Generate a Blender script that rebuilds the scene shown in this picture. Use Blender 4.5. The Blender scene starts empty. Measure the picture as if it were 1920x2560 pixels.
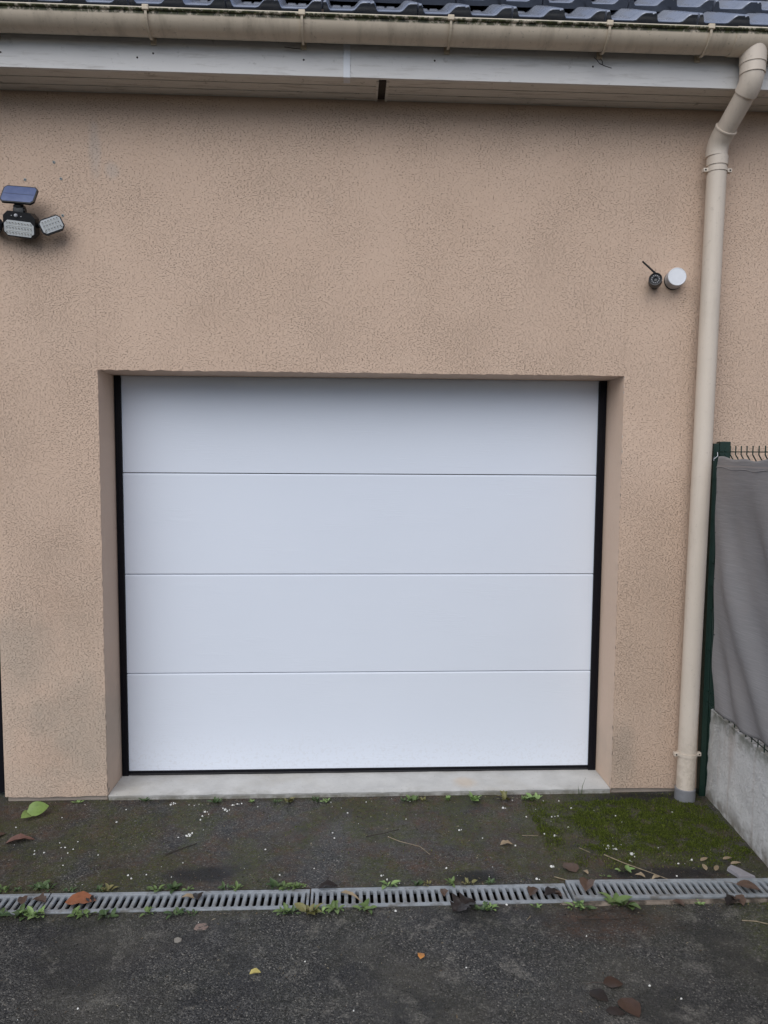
import bpy, bmesh, math, random
from mathutils import Vector, Matrix, noise as mnoise
R = math.radians
rnd = random.Random(7)
scene = bpy.context.scene
col = scene.collection

# ------------------------------------------------------------------ camera
cam_d = bpy.data.cameras.new('camera'); cam = bpy.data.objects.new('camera', cam_d); col.objects.link(cam)
cam_d.sensor_fit = 'VERTICAL'; cam_d.sensor_height = 36.0; cam_d.sensor_width = 27.0
cam_d.lens = 1900.0 / 2560.0 * 36.0
cam_d.clip_start = 0.05; cam_d.clip_end = 600
_r = Vector((0.99886302, -0.04717717, 0.006854)); _u = Vector((-0.00300653, 0.08114628, 0.99669767)); _f = Vector((0.04757755, 0.99558505, -0.08091218))
cam.matrix_world = Matrix(((_r.x, _u.x, -_f.x, -0.0382), (_r.y, _u.y, -_f.y, -3.5328), (_r.z, _u.z, -_f.z, 1.6604), (0, 0, 0, 1)))
scene.camera = cam

# ------------------------------------------------------------------ sky, sun, exposure (overcast)
SUN_EL, SUN_AZ = 44.0, -28.0          # azimuth measured from straight behind the camera, negative = from the left
world = bpy.data.worlds.new('World'); scene.world = world; world.use_nodes = True
wn = world.node_tree; bg = wn.nodes['Background']
sky = wn.nodes.new('ShaderNodeTexSky'); sky.sky_type = 'NISHITA'; sky.sun_disc = False
sky.sun_elevation = R(SUN_EL); sky.sun_rotation = R(180.0 + SUN_AZ)
sky.air_density = 0.65; sky.dust_density = 0.9; sky.ozone_density = 1.0; sky.altitude = 50
wn.links.new(sky.outputs[0], bg.inputs['Color']); bg.inputs['Strength'].default_value = 0.05
sd = bpy.data.lights.new('sun', 'SUN'); sun = bpy.data.objects.new('sun', sd); col.objects.link(sun)
sd.energy = 1.5; sd.angle = R(66); sd.color = (1.0, 0.985, 0.96)
_a = R(SUN_AZ); _e = R(SUN_EL)
_sv = Vector((math.sin(_a) * math.cos(_e), -math.cos(_a) * math.cos(_e), math.sin(_e)))
sun.rotation_euler = _sv.to_track_quat('Z', 'Y').to_euler()
vs = scene.view_settings; vs.view_transform = 'Standard'; vs.look = 'None'; vs.gamma = 1.0; vs.use_curve_mapping = False
vs.exposure = 0.86
scene.render.engine = 'CYCLES'
cy = scene.cycles; cy.max_bounces = 5; cy.diffuse_bounces = 3; cy.glossy_bounces = 2; cy.transmission_bounces = 2; cy.caustics_reflective = False; cy.caustics_refractive = False

# ------------------------------------------------------------------ helpers
def tag(o, label=None, cat=None, group=None, kind=None):
    if label: o['label'] = label
    if cat: o['category'] = cat
    if group: o['group'] = group
    if kind: o['kind'] = kind
    return o
def empty(name, loc=(0, 0, 0), rot=(0, 0, 0), parent=None):
    o = bpy.data.objects.new(name, None); col.objects.link(o)
    o.location = loc; o.rotation_euler = rot; o.empty_display_size = 0.05; o.parent = parent
    return o
def link(name, me, parent=None, loc=(0, 0, 0), rot=(0, 0, 0), scale=None):
    o = bpy.data.objects.new(name, me); col.objects.link(o); o.parent = parent
    o.location = loc; o.rotation_euler = rot
    if scale: o.scale = scale
    return o
class MB:
    def __init__(s): s.v = []; s.f = []; s.m = []; s.sm = []
    def add(s, vs_, fs, mi=0, smooth=False):
        o = len(s.v); s.v += [tuple(p) for p in vs_]
        for f in fs: s.f.append([i + o for i in f]); s.m.append(mi); s.sm.append(smooth)
        return s
    def box(s, lo, hi, mi=0, M=None, bev=0.0, smooth=False):
        if bev > 0:
            bm = bmesh.new(); bmesh.ops.create_cube(bm, size=1.0)
            for v in bm.verts: v.co = Vector([(lo[i] + hi[i]) / 2 + v.co[i] * (hi[i] - lo[i]) for i in range(3)])
            bmesh.ops.bevel(bm, geom=bm.edges[:], offset=bev, segments=2, affect='EDGES', profile=0.6)
            bm.verts.index_update(); vv = [v.co.copy() for v in bm.verts]; ff = [[v.index for v in f.verts] for f in bm.faces]; bm.free()
        else:
            x0, y0, z0 = lo; x1, y1, z1 = hi
            vv = [Vector(p) for p in ((x0, y0, z0), (x1, y0, z0), (x1, y1, z0), (x0, y1, z0), (x0, y0, z1), (x1, y0, z1), (x1, y1, z1), (x0, y1, z1))]
            ff = [(0, 3, 2, 1), (4, 5, 6, 7), (0, 1, 5, 4), (1, 2, 6, 5), (2, 3, 7, 6), (3, 0, 4, 7)]
        if M is not None: vv = [M @ p for p in vv]
        return s.add(vv, ff, mi, smooth)
    def tube(s, path, rad, n=8, mi=0, caps=True, smooth=True):
        path = [Vector(p) for p in path]; k = len(path)
        rads = rad if isinstance(rad, (list, tuple)) else [rad] * k
        t0 = (path[1] - path[0]).normalized(); ref = Vector((0, 0, 1)) if abs(t0.z) < 0.9 else Vector((1, 0, 0))
        nrm = t0.cross(ref).normalized(); vv = []
        for i, p in enumerate(path):
            if i == 0: t = t0
            elif i == k - 1: t = (path[i] - path[i - 1]).normalized()
            else: t = ((path[i + 1] - p).normalized() + (p - path[i - 1]).normalized()).normalized()
            nrm = (nrm - t * nrm.dot(t)).normalized(); b = t.cross(nrm)
            for j in range(n):
                a = 2 * math.pi * j / n; vv.append(p + (nrm * math.cos(a) + b * math.sin(a)) * rads[i])
        ff = [(i * n + j, i * n + (j + 1) % n, (i + 1) * n + (j + 1) % n, (i + 1) * n + j) for i in range(k - 1) for j in range(n)]
        s.add(vv, ff, mi, smooth)
        if caps: s.add(vv[:n], [list(range(n))[::-1]], mi); s.add(vv[-n:], [list(range(n))], mi)
        return s
    def lathe(s, prof, M, n=24, mi=0, smooth=True):
        vv = []; k = len(prof)
        for r, h in prof:
            for j in range(n):
                a = 2 * math.pi * j / n; vv.append(M @ Vector((r * math.cos(a), r * math.sin(a), h)))
        ff = [(i * n + j, i * n + (j + 1) % n, (i + 1) * n + (j + 1) % n, (i + 1) * n + j) for i in range(k - 1) for j in range(n)]
        return s.add(vv, ff, mi, smooth)
    def grid(s, nu, nv, fn, mi=0, smooth=True, flip=False):
        vv = [fn(i / nu, j / nv) for j in range(nv + 1) for i in range(nu + 1)]
        w = nu + 1; ff = []
        for j in range(nv):
            for i in range(nu):
                q = (j * w + i, j * w + i + 1, (j + 1) * w + i + 1, (j + 1) * w + i); ff.append(q[::-1] if flip else q)
        return s.add(vv, ff, mi, smooth)
    def prism(s, poly, a, b, ax=0, mi=0, smooth=False):
        """extrude a polygon (in the two other axes) between a and b along axis ax"""
        def P(p, t): q = [p[0], p[1]]; q.insert(ax, t); return q
        n = len(poly); vv = [P(p, a) for p in poly] + [P(p, b) for p in poly]
        s.add(vv, [(i, (i + 1) % n, n + (i + 1) % n, n + i) for i in range(n)], mi, smooth)
        s.add(vv, [list(range(n))[::-1], list(range(n, 2 * n))], mi)
        return s
    def mesh(s, name, mats):
        me = bpy.data.meshes.new(name); me.from_pydata(s.v, [], s.f); me.update()
        for m in (mats if isinstance(mats, (list, tuple)) else [mats]): me.materials.append(m)
        me.polygons.foreach_set('material_index', s.m); me.polygons.foreach_set('use_smooth', s.sm)
        bm = bmesh.new(); bm.from_mesh(me)
        if len(bm.verts) < 60000: bmesh.ops.remove_doubles(bm, verts=bm.verts[:], dist=1e-6)
        if len(bm.faces) < 20000 and not getattr(s, 'open', False): bmesh.ops.recalc_face_normals(bm, faces=bm.faces[:])
        bm.to_mesh(me); bm.free()
        if any(s.sm): me.set_sharp_from_angle(angle=R(42))
        return me
    def build(s, name, mats, parent=None, loc=(0, 0, 0), rot=(0, 0, 0)):
        return link(name, s.mesh(name, mats), parent, loc, rot)

# ------------------------------------------------------------------ material helpers
class NT:
    def __init__(s, name):
        s.m = bpy.data.materials.new(name); s.m.use_nodes = True; s.t = s.m.node_tree
        s.b = s.t.nodes['Principled BSDF']; s.tc = s.n('ShaderNodeTexCoord'); s.c = {}
    def n(s, kind, **kw):
        nd = s.t.nodes.new(kind)
        for k, v in kw.items(): setattr(nd, k, v)
        return nd
    def L(s, a, b): s.t.links.new(a, b)
    def sock(s, node, name, val):
        if val is None: return
        i = node.inputs[name]
        if hasattr(val, 'is_output'): s.L(val, i)
        else: i.default_value = val
    def map(s, scale=(1, 1, 1), src=None, rot=(0, 0, 0)):
        m = s.n('ShaderNodeMapping'); m.inputs['Scale'].default_value = scale; m.inputs['Rotation'].default_value = rot
        s.L(src if src is not None else s.tc.outputs['Object'], m.inputs['Vector']); return m.outputs[0]
    def noise(s, scale, detail=3, rough=0.5, dist=0.0, vec=None, colour=False):
        key = ('noise', scale, detail, rough, dist, vec and (vec.node.name, vec.name))
        if key in s.c: return s.c[key].outputs['Color' if colour else 'Fac']
        n = s.n('ShaderNodeTexNoise'); s.c[key] = n; n.inputs['Scale'].default_value = scale; n.inputs['Detail'].default_value = detail
        n.inputs['Roughness'].default_value = rough; n.inputs['Distortion'].default_value = dist
        s.L(vec if vec is not None else s.tc.outputs['Object'], n.inputs['Vector'])
        return n.outputs['Color'] if colour else n.outputs['Fac']
    def vor(s, scale, feature='F1', vec=None, out='Distance', rand=1.0):
        n = s.n('ShaderNodeTexVoronoi', feature=feature); n.inputs['Scale'].default_value = scale; n.inputs['Randomness'].default_value = rand
        s.L(vec if vec is not None else s.tc.outputs['Object'], n.inputs['Vector']); return n.outputs[out]
    def math(s, op, a, b=None, c=None, clamp=False):
        n = s.n('ShaderNodeMath', operation=op, use_clamp=clamp)
        for i, v in enumerate((a, b, c)):
            if v is None: continue
            if hasattr(v, 'is_output'): s.L(v, n.inputs[i])
            else: n.inputs[i].default_value = v
        return n.outputs[0]
    def rng(s, v, a, b, c=0.0, d=1.0, smooth=True):
        n = s.n('ShaderNodeMapRange', interpolation_type='SMOOTHSTEP' if smooth else 'LINEAR'); n.clamp = True if not smooth else n.clamp
        s.L(v, n.inputs['Value']); n.inputs['From Min'].default_value = a; n.inputs['From Max'].default_value = b
        n.inputs['To Min'].default_value = c; n.inputs['To Max'].default_value = d; return n.outputs[0]
    def mix(s, fac, a, b, mode='MIX'):
        n = s.n('ShaderNodeMix', data_type='RGBA', blend_type=mode)
        for k, v in ((0, fac), (6, a), (7, b)):
            if hasattr(v, 'is_output'): s.L(v, n.inputs[k])
            else: n.inputs[k].default_value = v if k == 0 else (tuple(v) + (1,) if len(v) == 3 else v)
        return n.outputs[2]
    def ramp(s, v, stops):
        n = s.n('ShaderNodeValToRGB'); s.L(v, n.inputs[0]); e = n.color_ramp.elements
        while len(e) < len(stops): e.new(0.5)
        for el, (p, c) in zip(e, stops): el.position = p; el.color = tuple(c) + (1,)
        return n.outputs[0]
    def sep(s, vec=None):
        if vec is None and 'sep' in s.c: return s.c['sep']
        n = s.n('ShaderNodeSeparateXYZ')
        if vec is None: s.c['sep'] = n.outputs
        s.L(vec if vec is not None else s.tc.outputs['Object'], n.inputs[0]); return n.outputs
    def island(s): return s.n('ShaderNodeNewGeometry').outputs['Random Per Island']
    def objrand(s): return s.n('ShaderNodeObjectInfo').outputs['Random']
    def bump(s, h, strength=1.0, dist=0.001, prev=None):
        n = s.n('ShaderNodeBump'); n.inputs['Strength'].default_value = strength; n.inputs['Distance'].default_value = dist
        s.L(h, n.inputs['Height'])
        if prev is not None: s.L(prev, n.inputs['Normal'])
        return n.outputs[0]
    def out(s, colour=None, rough=None, normal=None, spec=None, metal=None):
        s.sock(s.b, 'Base Color', colour if colour is None or hasattr(colour, 'is_output') else tuple(colour) + (1,))
        s.sock(s.b, 'Roughness', rough); s.sock(s.b, 'Normal', normal); s.sock(s.b, 'Specular IOR Level', spec); s.sock(s.b, 'Metallic', metal)
        return s.m
    def blob(s, cx, cy, rx, ry, ax=(0, 1), soft=0.6, warp=0.35, wscale=9.0):
        """soft irregular patch mask round a point of the surface"""
        xyz = s.sep(); w = s.noise(wscale, 3, 0.6)
        dx = s.math('DIVIDE', s.math('SUBTRACT', xyz[ax[0]], cx), rx); dy = s.math('DIVIDE', s.math('SUBTRACT', xyz[ax[1]], cy), ry)
        d = s.math('SQRT', s.math('ADD', s.math('MULTIPLY', dx, dx), s.math('MULTIPLY', dy, dy)))
        d = s.math('ADD', d, s.math('MULTIPLY', s.math('SUBTRACT', w, 0.5), warp * 4))
        return s.rng(d, 1.0 + soft * 0.5, 1.0 - soft * 0.5)
    def mx(s, *a):
        r = a[0]
        for b in a[1:]: r = s.math('MAXIMUM', r, b)
        return r

def plain(name, c, rough=0.5, var=0.06, scale=40, bump=0.0, bscale=200, metal=0.0, spec=0.5, dirt=None):
    t = NT(name); n = t.noise(scale, 4, 0.6)
    c1 = tuple(max(0, x * (1 - var)) for x in c); c2 = tuple(min(1, x * (1 + var)) for x in c)
    cc = t.ramp(n, [(0.3, c1), (0.7, c2)])
    if dirt: cc = t.mix(t.rng(t.noise(dirt[1], 5, 0.65), dirt[2], dirt[3]), cc, dirt[0])
    nm = t.bump(t.noise(bscale, 3, 0.6), 1.0, bump) if bump else None
    return t.out(cc, rough, nm, spec, metal)

WEEDS_SILL = [(-1.299, -0.025, 0.03), (-0.986, -0.019, 0.035), (-0.654, -0.042, 0.05), (-0.489, -0.044, 0.028), (-0.373, -0.048, 0.025), (-0.313, -0.045, 0.05), (-0.181, -0.046, 0.035), (-0.137, -0.047, 0.035), (0.232, -0.059, 0.03), (0.272, -0.056, 0.04), (0.324, -0.054, 0.025), (0.443, -0.05, 0.045), (0.567, -0.058, 0.045), (0.717, -0.059, 0.055), (0.811, -0.057, 0.04), (0.855, -0.055, 0.05)]
WEEDS_FAR = [(-1.329, -0.734, 0.05), (-1.274, -0.736, 0.035), (-1.203, -0.728, 0.075), (-1.161, -0.734, 0.045), (-1.077, -0.748, 0.04), (-0.964, -0.747, 0.055), (-0.937, -0.748, 0.04), (-0.752, -0.759, 0.05), (-0.696, -0.759, 0.055), (-0.636, -0.758, 0.05), (-0.503, -0.753, 0.06), (-0.454, -0.754, 0.055), (-0.306, -0.754, 0.055), (-0.267, -0.756, 0.06), (-0.234, -0.757, 0.04), (-0.213, -0.755, 0.035), (0.123, -0.751, 0.065), (0.235, -0.755, 0.06), (0.27, -0.756, 0.035), (0.363, -0.752, 0.05), (0.431, -0.754, 0.055), (0.509, -0.751, 0.04)]
WEEDS_NEAR = [(-1.26, -0.889, 0.07), (-1.195, -0.889, 0.08), (-1.141, -0.894, 0.06), (-1.003, -0.896, 0.06), (-0.97, -0.897, 0.055), (-0.889, -0.912, 0.065), (-0.747, -0.896, 0.045), (-0.648, -0.907, 0.06), (-0.594, -0.909, 0.045), (-0.26, -0.909, 0.05), (-0.232, -0.91, 0.06), (-0.166, -0.913, 0.07), (-0.131, -0.909, 0.05), (-0.079, -0.899, 0.05), (0.028, -0.898, 0.06), (0.455, -0.918, 0.06), (0.482, -0.91, 0.06), (0.656, -0.911, 0.045), (0.83, -0.922, 0.05), (1.258, -0.911, 0.03)]
WEEDS_OPEN = [(1.067, -0.676, 0.055), (0.976, -0.721, 0.025), (0.969, -0.913, 0.095), (0.8, -0.916, 0.05)]
FLECKS = [(-1.32, -0.167), (-1.063, -0.218), (-1.488, -0.25), (-1.211, -0.429), (-1.173, -0.444), (-1.184, -0.475), (-1.328, -0.448), (-1.319, -0.475), (-1.282, -0.466), (-1.054, -0.495), (-1.228, -0.429), (-1.17, -0.568), (-0.76, -0.36), (-0.776, -0.059), (-1.054, -0.101), (-1.248, -0.39), (-1.175, -0.383), (-0.453, -0.087), (-0.731, -0.054), (-0.751, -0.065), (-0.668, -0.153), (-0.693, -0.172), (-0.035, -0.161), (-0.114, -0.054), (0.053, -0.057), (-0.092, -0.383), (-0.1, -0.336), (-0.532, -0.053), (-0.376, -0.471), (-0.696, -0.207), (0.261, -0.058), (0.751, -0.062), (0.229, -0.23), (0.546, -0.408), (0.899, -0.064), (0.896, -0.228), (0.912, -0.223), (0.927, -0.218), (0.946, -0.324), (1.009, -0.144), (0.779, -0.224), (0.823, -0.378), (0.674, -0.473), (0.141, -0.379), (1.011, -0.145), (1.193, -0.225), (0.944, -0.323), (1.127, -0.475), (1.467, -0.204), (0.973, -0.069), (1.193, -0.077), (1.162, -0.071), (1.374, -0.607), (1.299, -0.368), (1.354, -0.437), (1.274, -0.51), (1.051, -0.475), (1.39, -0.266), (1.11, -0.17), (1.2, -0.283), (1.307, -0.632), (0.165, -0.738), (-0.168, -0.617), (0.119, -0.71), (-0.3, -0.663), (0.36, -0.636), (0.139, -0.914), (0.549, -0.891), (1.148, -0.576), (1.26, -0.725), (1.308, -0.632), (1.375, -0.606), (-1.168, -0.568), (-0.696, -0.568), (-0.871, -0.675), (-0.819, -0.65), (-0.889, -0.652), (-0.835, -1.362), (-0.016, -1.396), (-0.173, -1.174), (0.906, -1.333), (0.785, -1.085), (0.348, -1.222), (0.98, -1.392)]
FLAKES = [(-0.593, -0.111, 0.03), (-0.553, -0.057, 0.014), (-0.574, -0.065, 0.014), (-0.689, -0.13, 0.018), (-0.85, -0.048, 0.022), (-0.725, -0.335, 0.03), (0.455, -0.335, 0.017), (0.863, -0.399, 0.014), (0.783, -0.639, 0.016), (1.071, -0.501, 0.032), (1.143, -0.556, 0.02), (1.116, -0.607, 0.012), (0.862, -0.398, 0.016), (0.783, -0.639, 0.017), (0.702, -0.727, 0.016), (0.098, -0.68, 0.014), (0.691, -0.136, 0.018)]

# ------------------------------------------------------------------ materials
def stucco_mat(name, smooth=False):
    t = NT(name); xyz = t.sep()
    # scraped render: short worm-shaped scratches and pits between smooth islands
    v = t.map((1.0, 1.0, 1.7))
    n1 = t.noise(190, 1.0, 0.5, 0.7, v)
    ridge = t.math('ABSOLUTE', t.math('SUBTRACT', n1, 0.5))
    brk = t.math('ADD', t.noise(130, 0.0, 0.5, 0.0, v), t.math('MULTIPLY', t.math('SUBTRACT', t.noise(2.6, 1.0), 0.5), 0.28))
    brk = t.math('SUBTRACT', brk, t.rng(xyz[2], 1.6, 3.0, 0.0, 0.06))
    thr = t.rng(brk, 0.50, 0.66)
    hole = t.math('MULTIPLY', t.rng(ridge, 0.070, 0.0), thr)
    fine = t.noise(330, 2.0, 0.65); mid = t.noise(46, 1.0, 0.55)
    if smooth:
        h = t.math('ADD', t.math('MULTIPLY', fine, 0.5), t.math('MULTIPLY', mid, 0.6))
        nm = t.bump(h, 1.0, 0.0014)
    else:
        h = t.math('ADD', t.math('MULTIPLY', hole, -1.0), t.math('ADD', t.math('MULTIPLY', fine, 0.60), t.math('MULTIPLY', mid, 0.70)))
        nm = t.bump(h, 1.0, 0.0028)
    a = (0.622, 0.460, 0.352); b = (0.652, 0.488, 0.378)
    c = t.ramp(t.noise(1.7, 4, 0.62), [(0.32, a), (0.68, b)])
    c = t.mix(t.rng(t.noise(9, 3, 0.6), 0.45, 0.8, 0, 0.35), c, (0.66, 0.505, 0.39))
    if not smooth: c = t.mix(t.math('MULTIPLY', hole, 0.08), c, (0.25, 0.17, 0.115))  # shadow in the pits painted into the colour, backing up the bump
    # weathering: grey-green algae film on the low pier, grey rain streaks, paler patches
    sv = t.map((9, 9, 0.6)); st = t.rng(t.noise(1.0, 4, 0.6, 0.2, sv), 0.52, 0.72)
    low = t.rng(xyz[2], 1.55, 0.2); left = t.rng(xyz[0], -0.9, -1.35)
    grey = t.math('MULTIPLY', t.math('MULTIPLY', low, left), t.rng(t.noise(3.1, 4, 0.6), 0.3, 0.62))
    c = t.mix(t.math('MULTIPLY', grey, 0.45), c, (0.53, 0.445, 0.36))
    c = t.mix(t.math('MULTIPLY', t.math('MULTIPLY', st, low), 0.12), c, (0.40, 0.35, 0.285))
    alg = t.mx(t.blob(-1.27, 0.36, 0.16, 0.22, (0, 2), 1.2), t.blob(-1.44, 0.40, 0.10, 0.10, (0, 2), 1.2), t.blob(-1.55, 0.72, 0.12, 0.16, (0, 2), 1.3), t.blob(1.30, 0.16, 0.06, 0.18, (0, 2), 1.2))
    c = t.mix(t.math('MULTIPLY', alg, 0.24), c, (0.27, 0.275, 0.24))
    mark = t.mx(t.blob(-1.16, 2.98, 0.025, 0.10, (0, 2), 1.1), t.blob(-1.085, 2.89, 0.03, 0.035, (0, 2), 1.1))
    c = t.mix(t.math('MULTIPLY', mark, 0.40), c, (0.50, 0.45, 0.41))
    spot = t.math('MULTIPLY', t.rng(t.vor(4.2), 0.10, 0.05), t.rng(t.noise(2.0, 1), 0.5, 0.6))
    c = t.mix(t.math('MULTIPLY', spot, 0.15), c, (0.68, 0.57, 0.47))
    return t.out(c, 0.93, nm, 0.2)
M = {}
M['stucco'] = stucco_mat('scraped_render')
M['reveal'] = stucco_mat('smooth_render', True)

def concrete_mat(name, base, vy=0.0):
    t = NT(name)
    c = t.ramp(t.noise(6, 6, 0.65), [(0.3, tuple(x * 0.82 for x in base)), (0.7, tuple(min(1, x * 1.1) for x in base))])
    c = t.mix(t.rng(t.noise(2.2, 4, 0.6), 0.5, 0.75, 0, 0.5), c, (base[0] * 0.8, base[1] * 0.74, base[2] * 0.62))
    c = t.mix(t.rng(t.vor(38), 0.10, 0.04, 0, 0.55), c, (0.10, 0.095, 0.085))
    if vy:   # sill: dirt line and algae along the foot, one rusty stain
        xyz = t.sep(); ft = t.math('MULTIPLY', t.rng(xyz[2], 0.024, 0.004), t.rng(t.noise(13, 4, 0.7), 0.30, 0.60))
        c = t.mix(t.math('MULTIPLY', ft, 0.75), c, (0.15, 0.14, 0.10))
        st = t.math('MULTIPLY', t.rng(xyz[1], 0.10, 0.0), t.rng(t.noise(5.5, 5, 0.7), 0.48, 0.66)); c = t.mix(t.math('MULTIPLY', st, 0.45), c, (0.26, 0.25, 0.22))
        c = t.mix(t.math('MULTIPLY', t.blob(0.55, 0.09, 0.05, 0.05, soft=1.2), 0.4), c, (0.50, 0.36, 0.22))
    h = t.math('ADD', t.noise(120, 4, 0.65), t.math('MULTIPLY', t.rng(t.vor(55), 0.0, 0.12), 0.4))
    return t.out(c, 0.85, t.bump(h, 1.0, 0.002), 0.3)
M['concrete'] = concrete_mat('sill_concrete', (0.53, 0.525, 0.51), 1.0)
M['plinth'] = concrete_mat('footing_concrete', (0.34, 0.29, 0.25))
M['slab'] = concrete_mat('slab_concrete', (0.30, 0.29, 0.31))

def lowwall_mat():
    t = NT('rough_cast_render'); xyz = t.sep()
    base = t.ramp(t.noise(4, 5, 0.6), [(0.3, (0.70, 0.69, 0.675)), (0.7, (0.83, 0.825, 0.815))])
    grain = t.noise(75, 3, 0.6, 0.6)
    base = t.mix(t.rng(grain, 0.56, 0.66, 0, 0.8), base, (0.78, 0.78, 0.77))
    base = t.mix(t.rng(grain, 0.42, 0.30, 0, 0.5), base, (0.42, 0.41, 0.40))
    sv = t.map((1, 14, 1.2)); st = t.rng(t.noise(1.0, 4, 0.6, 0.0, sv), 0.5, 0.7)
    base = t.mix(t.math('MULTIPLY', st, 0.45), base, (0.54, 0.46, 0.41))
    top = t.math('MULTIPLY', t.rng(xyz[2], 0.34, 0.44), t.rng(t.noise(16, 4, 0.6), 0.35, 0.6))
    base = t.mix(t.math('MULTIPLY', top, 0.75), base, (0.17, 0.175, 0.12))
    bot = t.math('MULTIPLY', t.rng(xyz[2], 0.10, 0.0), t.rng(t.noise(11, 4, 0.6), 0.35, 0.6))
    base = t.mix(t.math('MULTIPLY', bot, 0.8), base, (0.20, 0.17, 0.13))
    h = t.math('ADD', t.noise(95, 4, 0.7, 0.8), t.math('MULTIPLY', t.rng(t.noise(130, 1, 0.5, 0.4), 0.55, 0.66), 0.5))
    return t.out(base, 0.9, t.bump(h, 1.0, 0.008), 0.3)
M['lowwall'] = lowwall_mat()

def asphalt_mat():
    t = NT('worn_asphalt'); xyz = t.sep()
    cell = t.n('ShaderNodeTexVoronoi'); cell.inputs['Scale'].default_value = 215; t.L(t.tc.outputs['Object'], cell.inputs['Vector'])
    cr = t.sep(cell.outputs['Color'])[0]
    c = t.ramp(cr, [(0.0, (0.012, 0.012, 0.0125)), (0.42, (0.038, 0.038, 0.0385)), (0.75, (0.074, 0.073, 0.071)), (0.95, (0.125, 0.12, 0.11)), (1.0, (0.26, 0.245, 0.22))])
    tone = t.noise(1.5, 4, 0.6)
    c = t.mix(t.rng(tone, 0.40, 0.62, 0, 0.9), c, t.mix(0.6, c, (0.082, 0.075, 0.065)))
    c = t.mix(t.rng(t.noise(2.7, 4, 0.65), 0.48, 0.62, 0, 0.9), c, t.mix(0.55, c, (0.011, 0.0115, 0.0135)))
    # pale scuffs where the binder has worn off the stone
    scuff = t.math('MULTIPLY', t.rng(t.noise(8.5, 5, 0.72), 0.54, 0.66), t.rng(xyz[1], -0.7, -1.0, 0.45, 1.0))
    c = t.mix(t.math('MULTIPLY', scuff, t.rng(t.noise(150, 2, 0.6), 0.35, 0.65, 0.15, 0.75)), c, (0.21, 0.198, 0.176))
    # soil and leaf mould lying between the wall and the drain
    near = t.rng(xyz[1], -0.98, -0.72)
    soil = t.math('MULTIPLY', near, t.rng(t.noise(4.3, 5, 0.7), 0.40, 0.58))
    soil = t.mx(soil, t.blob(-1.5, -0.10, 0.30, 0.14, soft=0.9), t.blob(1.05, -0.60, 0.34, 0.07, soft=1.0), t.blob(0.80, -0.42, 0.14, 0.13, soft=1.0), t.blob(0.88, -1.0, 0.20, 0.10, soft=1.2))
    sc = t.ramp(t.noise(14, 5, 0.65), [(0.25, (0.022, 0.013, 0.008)), (0.5, (0.064, 0.039, 0.025)), (0.75, (0.125, 0.055, 0.028))])
    gr = t.rng(cr, 0.15, 0.9, 1.0, 0.50, False)
    c = t.mix(t.math('MULTIPLY', t.math('MULTIPLY', soil, gr), t.rng(t.noise(60, 4, 0.65), 0.30, 0.6, 0.15, 0.9)), c, sc)
    # thin green moss film
    film = t.math('MULTIPLY', t.rng(t.noise(3.1, 5, 0.7, 0.3), 0.43, 0.56), t.rng(xyz[1], -1.05, -0.65, 0.12, 1.0))
    film = t.mx(film, t.blob(1.28, -0.26, 0.32, 0.26, soft=0.8), t.blob(-0.98, -0.32, 0.13, 0.22, soft=0.9), t.blob(1.52, -1.15, 0.16, 0.42, soft=1.3))
    fg = t.ramp(t.noise(33, 4, 0.65), [(0.3, (0.024, 0.030, 0.006)), (0.7, (0.076, 0.090, 0.014))])
    c = t.mix(t.math('MULTIPLY', t.math('MULTIPLY', film, gr), t.rng(t.noise(85, 4, 0.7), 0.34, 0.62, 0.10, 0.95)), c, fg)
    black = t.mx(t.blob(1.22, -0.70, 0.22, 0.045, soft=0.9), t.blob(-0.60, -0.66, 0.12, 0.06, soft=0.9), t.blob(0.45, -0.70, 0.10, 0.04, soft=0.9), t.blob(1.36, -0.05, 0.25, 0.05, soft=0.9))
    c = t.mix(t.math('MULTIPLY', black, 0.85), c, (0.009, 0.009, 0.0105))
    h = t.math('ADD', t.math('MULTIPLY', t.rng(cell.outputs['Distance'], 0.0, 0.7, 1.0, 0.0), 0.9), t.math('MULTIPLY', t.noise(420, 3, 0.6), 0.5))
    nm = t.bump(h, 1.0, 0.0032)
    rough = t.rng(t.noise(3.5, 4, 0.6), 0.3, 0.7, 0.48, 0.82)
    return t.out(c, rough, nm, 0.38)
M['asphalt'] = asphalt_mat()

def door_mat():
    t = NT('white_embossed_steel')
    v = t.map((3.2, 1, 46)); a = t.noise(2.4, 3, 0.55, 0.6, v); b = t.noise(7.0, 3, 0.6, 0.4, v)
    patch = t.rng(t.noise(5.5, 2, 0.5, 0.0, t.map((0.6, 1, 1.6))), 0.45, 0.68, 0.12, 1.0)
    h = t.math('MULTIPLY', t.math('ADD', t.math('MULTIPLY', t.math('ABSOLUTE', t.math('SUBTRACT', a, 0.5)), 1.5), t.math('MULTIPLY', b, 0.5)), patch)
    c = t.ramp(t.noise(1.3, 3, 0.5), [(0.3, (0.74, 0.79, 0.88)), (0.7, (0.76, 0.81, 0.90))])
    sp_ = t.math('MULTIPLY', t.rng(t.sep()[2], 0.30, 0.05), t.rng(t.noise(70, 4, 0.7), 0.50, 0.64)); c = t.mix(t.math('MULTIPLY', sp_, 0.12), c, (0.38, 0.33, 0.26))
    c = t.mix(t.rng(t.vor(13), 0.012, 0.007, 0, 0.5), c, (0.25, 0.25, 0.25))
    return t.out(c, 0.5, t.bump(h, 0.5, 0.0016), 0.35)
M['door'] = door_mat()
M['rubber'] = plain('black_seal', (0.004, 0.004, 0.007), 0.5, 0.2, 60, 0.0004, 300, spec=0.2)
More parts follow.
